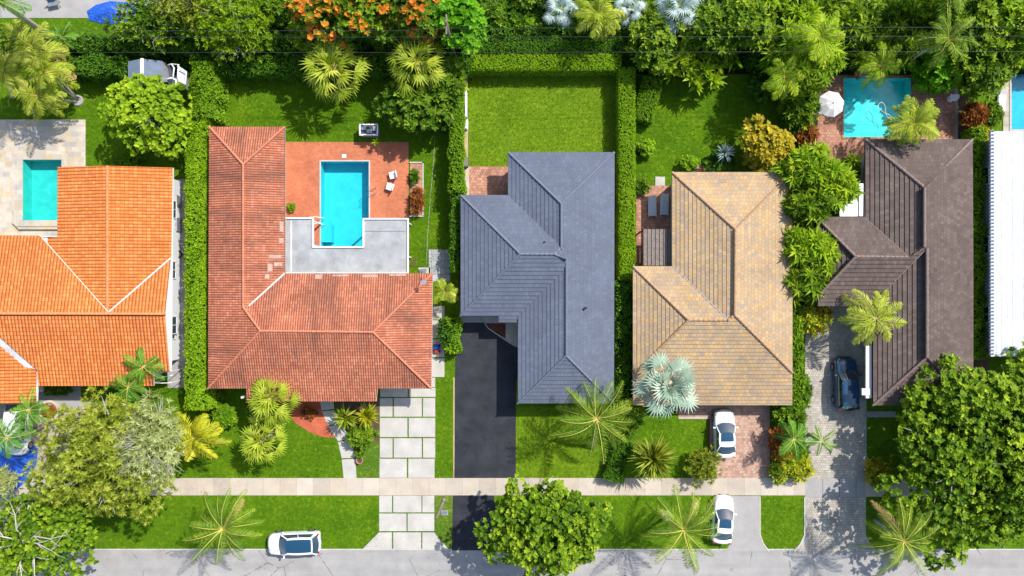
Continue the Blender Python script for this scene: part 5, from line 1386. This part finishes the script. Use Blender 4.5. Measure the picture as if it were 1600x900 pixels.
m = MB(); quadpanel(m, [wq(278,103,2.10), wq(278,125,2.10), wq(290,131,1.90), wq(291,113,1.90)]); quadpanel(m, [wq(290,112,1.90), wq(289,132,1.90), wq(294,146,1.50), wq(296,116,1.50)]); m.build('bay_cover', M['metal_grey'], root)
# air conditioners
for y, rr, lb in ((316, 3, 'rounded grey air conditioner, upper of two beside the orange roof'), (352, 0, 'square grey air conditioner, lower of two beside the orange roof')):
    root = thing('air_conditioner', g(279, y)+[0,0,.03], lb, 'air conditioner', group='air conditioners beside the orange roofed house')
    if rr: 
        m = MB(); m.prism([(.30*cos(t)*abs(cos(t))**-.5 if abs(cos(t))>1e-6 else 0, .62*sin(t)*abs(sin(t))**-.5 if abs(sin(t))>1e-6 else 0) for t in np.linspace(0, 2*pi, 25)[:-1]], 0, .9)
    else: m = MB(); m.box((0,0,.45), (.62, 1.25, .9))
    m.build('cabinet', M['metal_grey'], root, bevel=.03)
    m = MB(); m.lathe((0,0,.9), [(.26,0),(.26,.03),(.22,.04),(.06,.05)], 18); m.build('fan_grille', M['trim_dark'] if not rr else M['metal_blue'], root)
    m = MB()
    for k in range(7): m.box((-.0, -.5+k*.16, .93), (.56, .025, .02))
    m.build('top_slats', M['metal_grey'], root)
root = thing('garden_pot', g(282, 397)+[0,0,.03], 'black round tub on the narrow side path by the tall hedge', 'pot'); m = MB(); m.lathe((0,0,0), [(.22,0),(.3,.4),(.33,.42),(.27,.42),(.24,.3),(.05,.28)], 16); m.build('tub', M['black'], root)
m = MB(); m.lathe((0,0,.27), [(.02,0),(.24,.03)], 14); m.build('soil', M['soil'], root)
root = thing('water_heater', g(272, 474)+[0,0,.0], 'white horizontal tank on the side wall of the orange roofed house', 'tank'); m = MB()
q = np.zeros(3); m.tube([(-.55,0,1.6),(.25,0,1.6)], .17, 12); m.build('tank', M['white'], root, smooth=True); m = MB(); m.box((-.2,0,.7), (.12,.12,1.45)); m.build('stand', M['metal_grey'], root)
# trellis
root = thing('trellis', g(252, 588), 'white wire trellis arch at the lower right corner of the orange roof', 'trellis'); o = np.array(root.location)
for k, (a, b) in enumerate((((240,582),(268,580)),((238,592),(270,586)),((240,598),(268,598)))):
    m = MB(); p, q = wq(*a, 2.0), wq(*b, 2.0); m.tube([p, (p+q)/2+[0,0,.25], q], .03, 6); m.build('bar', M['white'], root)
for a in ((240,582),(268,580),(240,598),(268,598)):
    m = MB(); p = wq(*a, 2.0); m.tube([p*np.array([1,1,0]), p], .03, 6); m.build('post', M['white'], root)
# round planter
root = thing('planter', g(80, 641), 'round stone ring planter in front of the orange roof', 'planter'); m = MB(); m.lathe((0,0,0), [(.95,0),(.95,.35),(.8,.38),(.72,.35),(.7,.2),(.05,.2)], 24); m.build('ring', M['trav'], root)
L = Leaves(); d = rnd_dirs(120, .1)*np.array([.5,.5,.3])+[0,0,.3]; rosettes(L, d, d, 6, .2, .08); L.build('plants', [LM['rust']], root)

# grill cabinet
root = thing('outdoor_cabinet', g(580, 207), 'grey metal cabinet with an open equipment top at the edge of the red deck', 'cabinet'); s_ = 1/17.5
m = MB(); m.box((0,0,.5), (1.55, .95, 1.0)); m.build('body', M['metal_grey'], root, bevel=.02)
m = MB()
for dx, dy, w, h in ((0,.45,1.65,.12),(0,-.45,1.65,.12),(-.77,0,.12,.9),(.77,0,.12,.9)): m.box((dx,dy,1.06), (w,h,.14))
m.build('rim', M['white'], root)
m = MB(); m.box((0,0,1.02), (1.42,.78,.05)); m.build('dark_tray', M['trim_dark'], root)
m = MB(); m.box((-.45,.12,1.1), (.35,.3,.12)); m.box((.05,-.12,1.08), (.45,.3,.1)); m.box((.5,.1,1.1), (.25,.4,.12)); m.build('equipment', M['metal_grey'], root)
root = thing('skimmer_lid', g(538, 244)+[0,0,.05], 'small square white lid in the red deck above the pool', 'lid'); m = MB(); m.box((0,0,.015), (.36,.32,.03)); m.build('lid', M['white'], root); m = MB(); m.lathe((0,0,.03), [(.03,0),(.03,.01)], 8); m.build('finger_hole', M['trim_dark'], root)
# stools
for i, (x, y, a) in enumerate(((615,275,R(12)),(610.5,293,R(-18)))):
    root = thing('pool_chair', g(x, y)+[0,0,.05], ('upper' if i == 0 else 'lower')+' of two low white chairs beside the blue pool', 'chair', rz=a, group='white chairs beside the blue pool')
    m = MB(); m.box((0,0,.38), (.62,.62,.09)); m.build('seat', M['white'], root, bevel=.03)
    m = MB(); m.box((.33,0,.58), (.08,.60,.42), ry=.2); m.build('backrest', M['white'], root, bevel=.02)
    for dx in (-.25,.25):
        for dy in (-.25,.25): m = MB(); m.box((dx,dy,.18), (.05,.05,.36)); m.build('leg', M['white'], root)
# loungers
def lounger(x, y, label, a=0, L_=1.75, group='sun loungers on the patio by the tan roof', fab='fabric_grey'):
    root = thing('sun_lounger', g(x, y)+[0,0,.045], label, 'sun lounger', rz=a, group=group)
    m = MB(); m.box((0,-.25,.33), (.62, L_*.72, .09)); m.build('seat', M[fab], root, bevel=.03)
    m = MB(); m.box((0,L_*.36,.46), (.62, L_*.40, .09), rx=.5); m.build('backrest', M['fabric_white'], root, bevel=.03)
    m = MB(); 
    for sx in (-.33,.33): m.box((sx,-.05,.28), (.05, L_*1.0, .06))
    m.build('frame', M['white'], root)
    for sx in (-.3,.3):
        for sy in (-L_*.45, L_*.3): m = MB(); m.box((sx,sy,.13), (.05,.05,.26)); m.build('leg', M['white'], root)
lounger(1018, 323, 'left of two grey sun loungers by the pergola', R(1)); lounger(1037, 321, 'right of two grey sun loungers, nearer the tan roof', R(-1))
lounger(1561, 158, 'striped white sun chair between the shrub and the right edge pool', R(-5), L_=1.9, group=None, fab='white')
# pergola
root = thing('pergola', g(1028, 387), 'weathered dark wood pergola of boards beside the tan roof', 'pergola'); o = np.array(root.location)
a, b = wq(1005, 358, 2.4), wq(1049, 415, 2.4); wtot = b[0]-a[0]
for k in range(7):
    m = MB(); m.box((a[0]+wtot*(k+.5)/7, (a[1]+b[1])/2, 2.4), (wtot/7-.06, a[1]-b[1], .05)); m.build('board', M['wood'], root)
for yy in (a[1]-.05, (a[1]+b[1])/2, b[1]+.05): m = MB(); m.box(((a[0]+b[0])/2, yy, 2.28), (wtot, .1, .16)); m.build('beam', M['wood_brown'], root)
for xx in (a[0]+.1, b[0]-.1):
    for yy in (a[1]-.1, b[1]+.1): m = MB(); m.box((xx, yy, 1.1), (.12, .12, 2.2)); m.build('post', M['wood_brown'], root)
# parasol
root = thing('parasol', g(1303, 161, 0)*np.array([.975, .965, 1]), 'greyish white eight sided parasol at the left corner of the upper pool', 'parasol'); o = np.array(root.location)
c = wq(1303, 160, 2.6); R_ = 21*(CH-2.4)/FPX; m = MB(); vs = [c]
for ring, dz in ((.5, -.16), (1.0, -.5)):
    for k in range(16):
        t = 2*pi*k/16+.2; r_ = R_*ring*(1 if k % 2 == 0 else .93); vs.append(c+[r_*cos(t), r_*sin(t), dz-(0 if k % 2 == 0 else .05*ring)])
fs = [(0, 1+k, 1+(k+1)%16) for k in range(16)] + [(1+k, 17+k, 17+(k+1)%16, 1+(k+1)%16) for k in range(16)]
m.add(vs, fs); m.add([v-np.array([0,0,.02]) for v in vs], [f[::-1] for f in fs]); m.build('canopy', M['fabric_white'], root)
for k in range(8):
    m = MB(); t = 2*pi*k/8+.2; m.tube([c+[0,0,-.03], c+[R_*.5*cos(t), R_*.5*sin(t), -.19], c+[R_*cos(t), R_*sin(t), -.53]], .015, 5); m.build('rib', M['metal_grey'], root)
m = MB(); m.tube([c*np.array([1,1,0]), c+[0,0,.1]], .03, 8); m.build('pole', M['metal_grey'], root)
m = MB(); m.lathe(c+[0,0,-.02], [(.06,0),(.05,.08),(.01,.12)], 10); m.build('finial', M['fabric_white'], root)
m = MB(); m.lathe(c*np.array([1,1,0])+[0,0,.05], [(.35,0),(.35,.06),(.08,.1)], 16); m.build('base', M['metal_grey'], root)
# white garden table on the brick patio
root = thing('garden_table', g(1484, 155)+[0,0,.04], 'small white leaf shaped garden table right of the upper pool', 'table')
m = MB(); m.prism([(-.42,.1),(-.35,.3),(-.1,.22),(.2,.28),(.42,.2),(.38,-.1),(.1,-.36),(-.25,-.34),(-.4,-.1)], .62, .68); m.build('table_top', M['white'], root, bevel=.01)
m = MB(); m.tube([(0,0,.05),(0,0,.62)], .05, 8); m.build('pedestal', M['white'], root); m = MB(); m.lathe((0,0,0), [(.28,0),(.28,.04),(.06,.08)], 14); m.build('foot', M['white'], root)
# pot at lawn
root = thing('garden_pot', g(999, 239), 'black pot on the back lawn under the small bright shrub', 'pot'); m = MB(); m.lathe((0,0,0), [(.2,0),(.28,.42),(.31,.45),(.25,.45),(.22,.35),(.04,.33)], 16); m.build('pot', M['black'], root)
m = MB(); m.lathe((0,0,.34), [(.02,0),(.22,.02)], 14); m.build('soil', M['soil'], root)
root = thing('garden_pot', g(563, 718), 'terracotta pot in the dry bed beside the garden walk', 'pot'); m = MB(); m.lathe((0,0,0), [(.2,0),(.3,.35),(.33,.38),(.26,.38),(.22,.28),(.04,.26)], 16); m.build('pot', M['brick_dull'], root)
m = MB(); m.lathe((0,0,.27), [(.02,0),(.22,.02)], 14); m.build('soil', M['soil'], root)
# blue and red toy
root = thing('toy_car', g(683, 544)+[0,0,.035], 'blue and red plastic ride-on toy on the slab path under the red eave', 'toy')
m = MB(); m.box((0,.12,.28), (.5,.5,.36), taper=.8); m.build('body', M['blue'], root, bevel=.08)
m = MB(); m.box((0,-.28,.24), (.46,.34,.28), taper=.8); m.build('seat', M['red'], root, bevel=.08)
for dx in (-.26,.26):
    for dy in (.25,-.3): m = MB(); m.tube([(dx-.04,dy,.12),(dx+.04,dy,.12)], .12, 12); m.build('wheel', M['black'], root)
# aerial on pad
root = thing('antenna_mast', g(661, 424)+[0,0,.03], 'thin metal antenna mast leaning over the corner of the red roof', 'antenna'); o = np.array(root.location)
m = MB(); m.tube([(0,0,0), (0,0,2.2), wq(662,441,5.2)], .03, 6); m.build('mast', M['metal_grey'], root)
m = MB(); e = wq(662,441,5.2); m.lathe(e-[0,0,.05], [(.02,0),(.2,.08),(.22,.1)], 14); m.build('dish', M['metal_grey'], root)
m = MB(); m.box((0,0,.1), (.55,.4,.2)); m.build('base', M['metal_blue'], root)
# frame on the lawn
root = thing('lawn_trestle', g(646, 411), 'small brown wooden frame lying on the lawn strip', 'trestle'); o = np.array(root.location)
for k, (a, b) in enumerate((((641,415),(644,407)),((644,407),(651,402)),((651,402),(649,415)),((649,415),(641,415)),((641,415),(650,409)))):
    m = MB(); m.tube([wq(*a, .04), wq(*b, .05)], .035, 5); m.build('stick', M['wood_brown'], root)
# line on the lawn
m = MB(); m.tube([g(x, y, .03) for x, y in ((679,200),(678.5,235),(676,270),(673,300),(670.5,335),(668,370),(667,395),(665,418))], .009, 5); tag(m.build('string_line', M['trim'], smooth=True), 'thin white string line running down the lawn strip', 'line')
# verge things
root = thing('verge_plank', g(688.5, 794), 'weathered grey plank lying on the verge beside the slab apron', 'plank', rz=math.atan2(34, 14)); m = MB(); m.box((0,0,.05), (1.95,.22,.08)); m.build('board', M['wood'], root, bevel=.02); m = MB(); m.box((.85,0,.11), (.2,.28,.06)); m.build('cleat', M['metal_grey'], root)
root = thing('meter_cover', g(695, 801), 'small rectangular grey meter cover in the verge', 'meter cover'); m = MB(); m.box((0,0,.02), (.6,.42,.05)); m.build('frame', M['conc'], root); m = MB(); m.box((0,0,.05), (.45,.28,.02)); m.build('lid', M['metal_blue'], root)
root = thing('meter_cover', g(1087, 790), 'round concrete cover in the verge right of the long frond palm', 'meter cover'); m = MB(); m.lathe((0,0,0), [(.27,0),(.27,.05),(.15,.06),(.12,.03)], 20); m.build('ring', M['slab'], root); m = MB(); m.lathe((0,0,.035), [(.12,0),(.12,.01)], 16); m.build('lid', M['metal_blue'], root)
root = thing('palm_ring', g(1041, 806), 'round grey stone ring at the foot of the long frond palm', 'stone ring'); m = MB(); m.lathe((0,0,0), [(.48,0),(.45,.1),(.34,.12),(.3,.03)], 20); m.build('ring', M['conc'], root)
root = thing('palm_ring', g(122, 157), 'round pale stone ring where three leaning palms meet on the left lawn', 'stone ring'); m = MB(); m.lathe((0,0,0), [(.5,0),(.48,.12),(.34,.16),(.28,.04)], 20); m.build('ring', M['conc'], root)
# timber fence along the pale lawn
root = thing('wooden_fence', g(729, 188), 'low weathered wooden fence along the left side of the pale square lawn', 'fence'); o = np.array(root.location)
for k, (y0, y1, mt, w, z) in enumerate(((116,140,'brick_dull',.30,.6),(141,184,'trim',.16,.9),(186,202,'trim',.34,.7),(203,246,'sand',.34,.5),(247,259,'wood',.36,.8))):
    a, b = wq(728, y0, z), wq(728, y1, z); m = MB(); m.box(((a[0]+b[0])/2, (a[1]+b[1])/2, z/2), (w, a[1]-b[1], z)); m.build('fence_panel', M[mt], root)
    m = MB(); m.box(((a[0]+b[0])/2, b[1], z/2+.1), (.16, .16, z+.2)); m.build('post', M['wood'], root)
# back patio furniture top-left
root = thing('garden_bench', g(88, 8)+[0,0,.03], 'small wire bench on the pale paving at the top left', 'bench', rz=.2); m = MB(); m.box((0,0,.42), (.9,.5,.05)); m.build('seat', M['metal_grey'], root); m = MB(); m.box((0,.28,.65), (.9,.05,.45)); m.build('backrest', M['metal_grey'], root)
for dx in (-.4,.4):
    for dy in (-.2,.2): m = MB(); m.box((dx,dy,.2), (.05,.05,.4)); m.build('leg', M['metal_grey'], root)
# round hatch near far-left palms
# pole and power lines
root = thing('utility_pole', g(712, 96), 'dark utility pole in the hedge right of the fan palms', 'pole'); m = MB(); m.tube([(0,0,0),(0,0,9.2)], [.17,.12], 10); m.build('pole', M['bark_brown'], root, smooth=True)
m = MB(); m.box((0,0,8.6), (.12,1.5,.12)); m.build('crossarm', M['wood'], root)
for y, z, dz, lb in ((58,8.0,.5,'upper power line crossing the whole garden rear'), (82,7.6,.5,'lower power line crossing the garden rear'), (44,8.3,.4,'third power line above the hedges at the top')):
    m = MB()
    for x0, x1 in ((-700, 712), (712, 2300)):
        pts = []
        for t in np.linspace(0, 1, 15):
            x = x0+(x1-x0)*t; pts.append(g(x, y+(4 if y == 44 and x < 712 else 0)-3*t*(x0 > 0), z-dz*4*t*(1-t)))
        m.tube(pts, .011, 5)
    tag(m.build('power_line', M['trim_dark']), lb, 'power line', 'power lines over the garden rear')
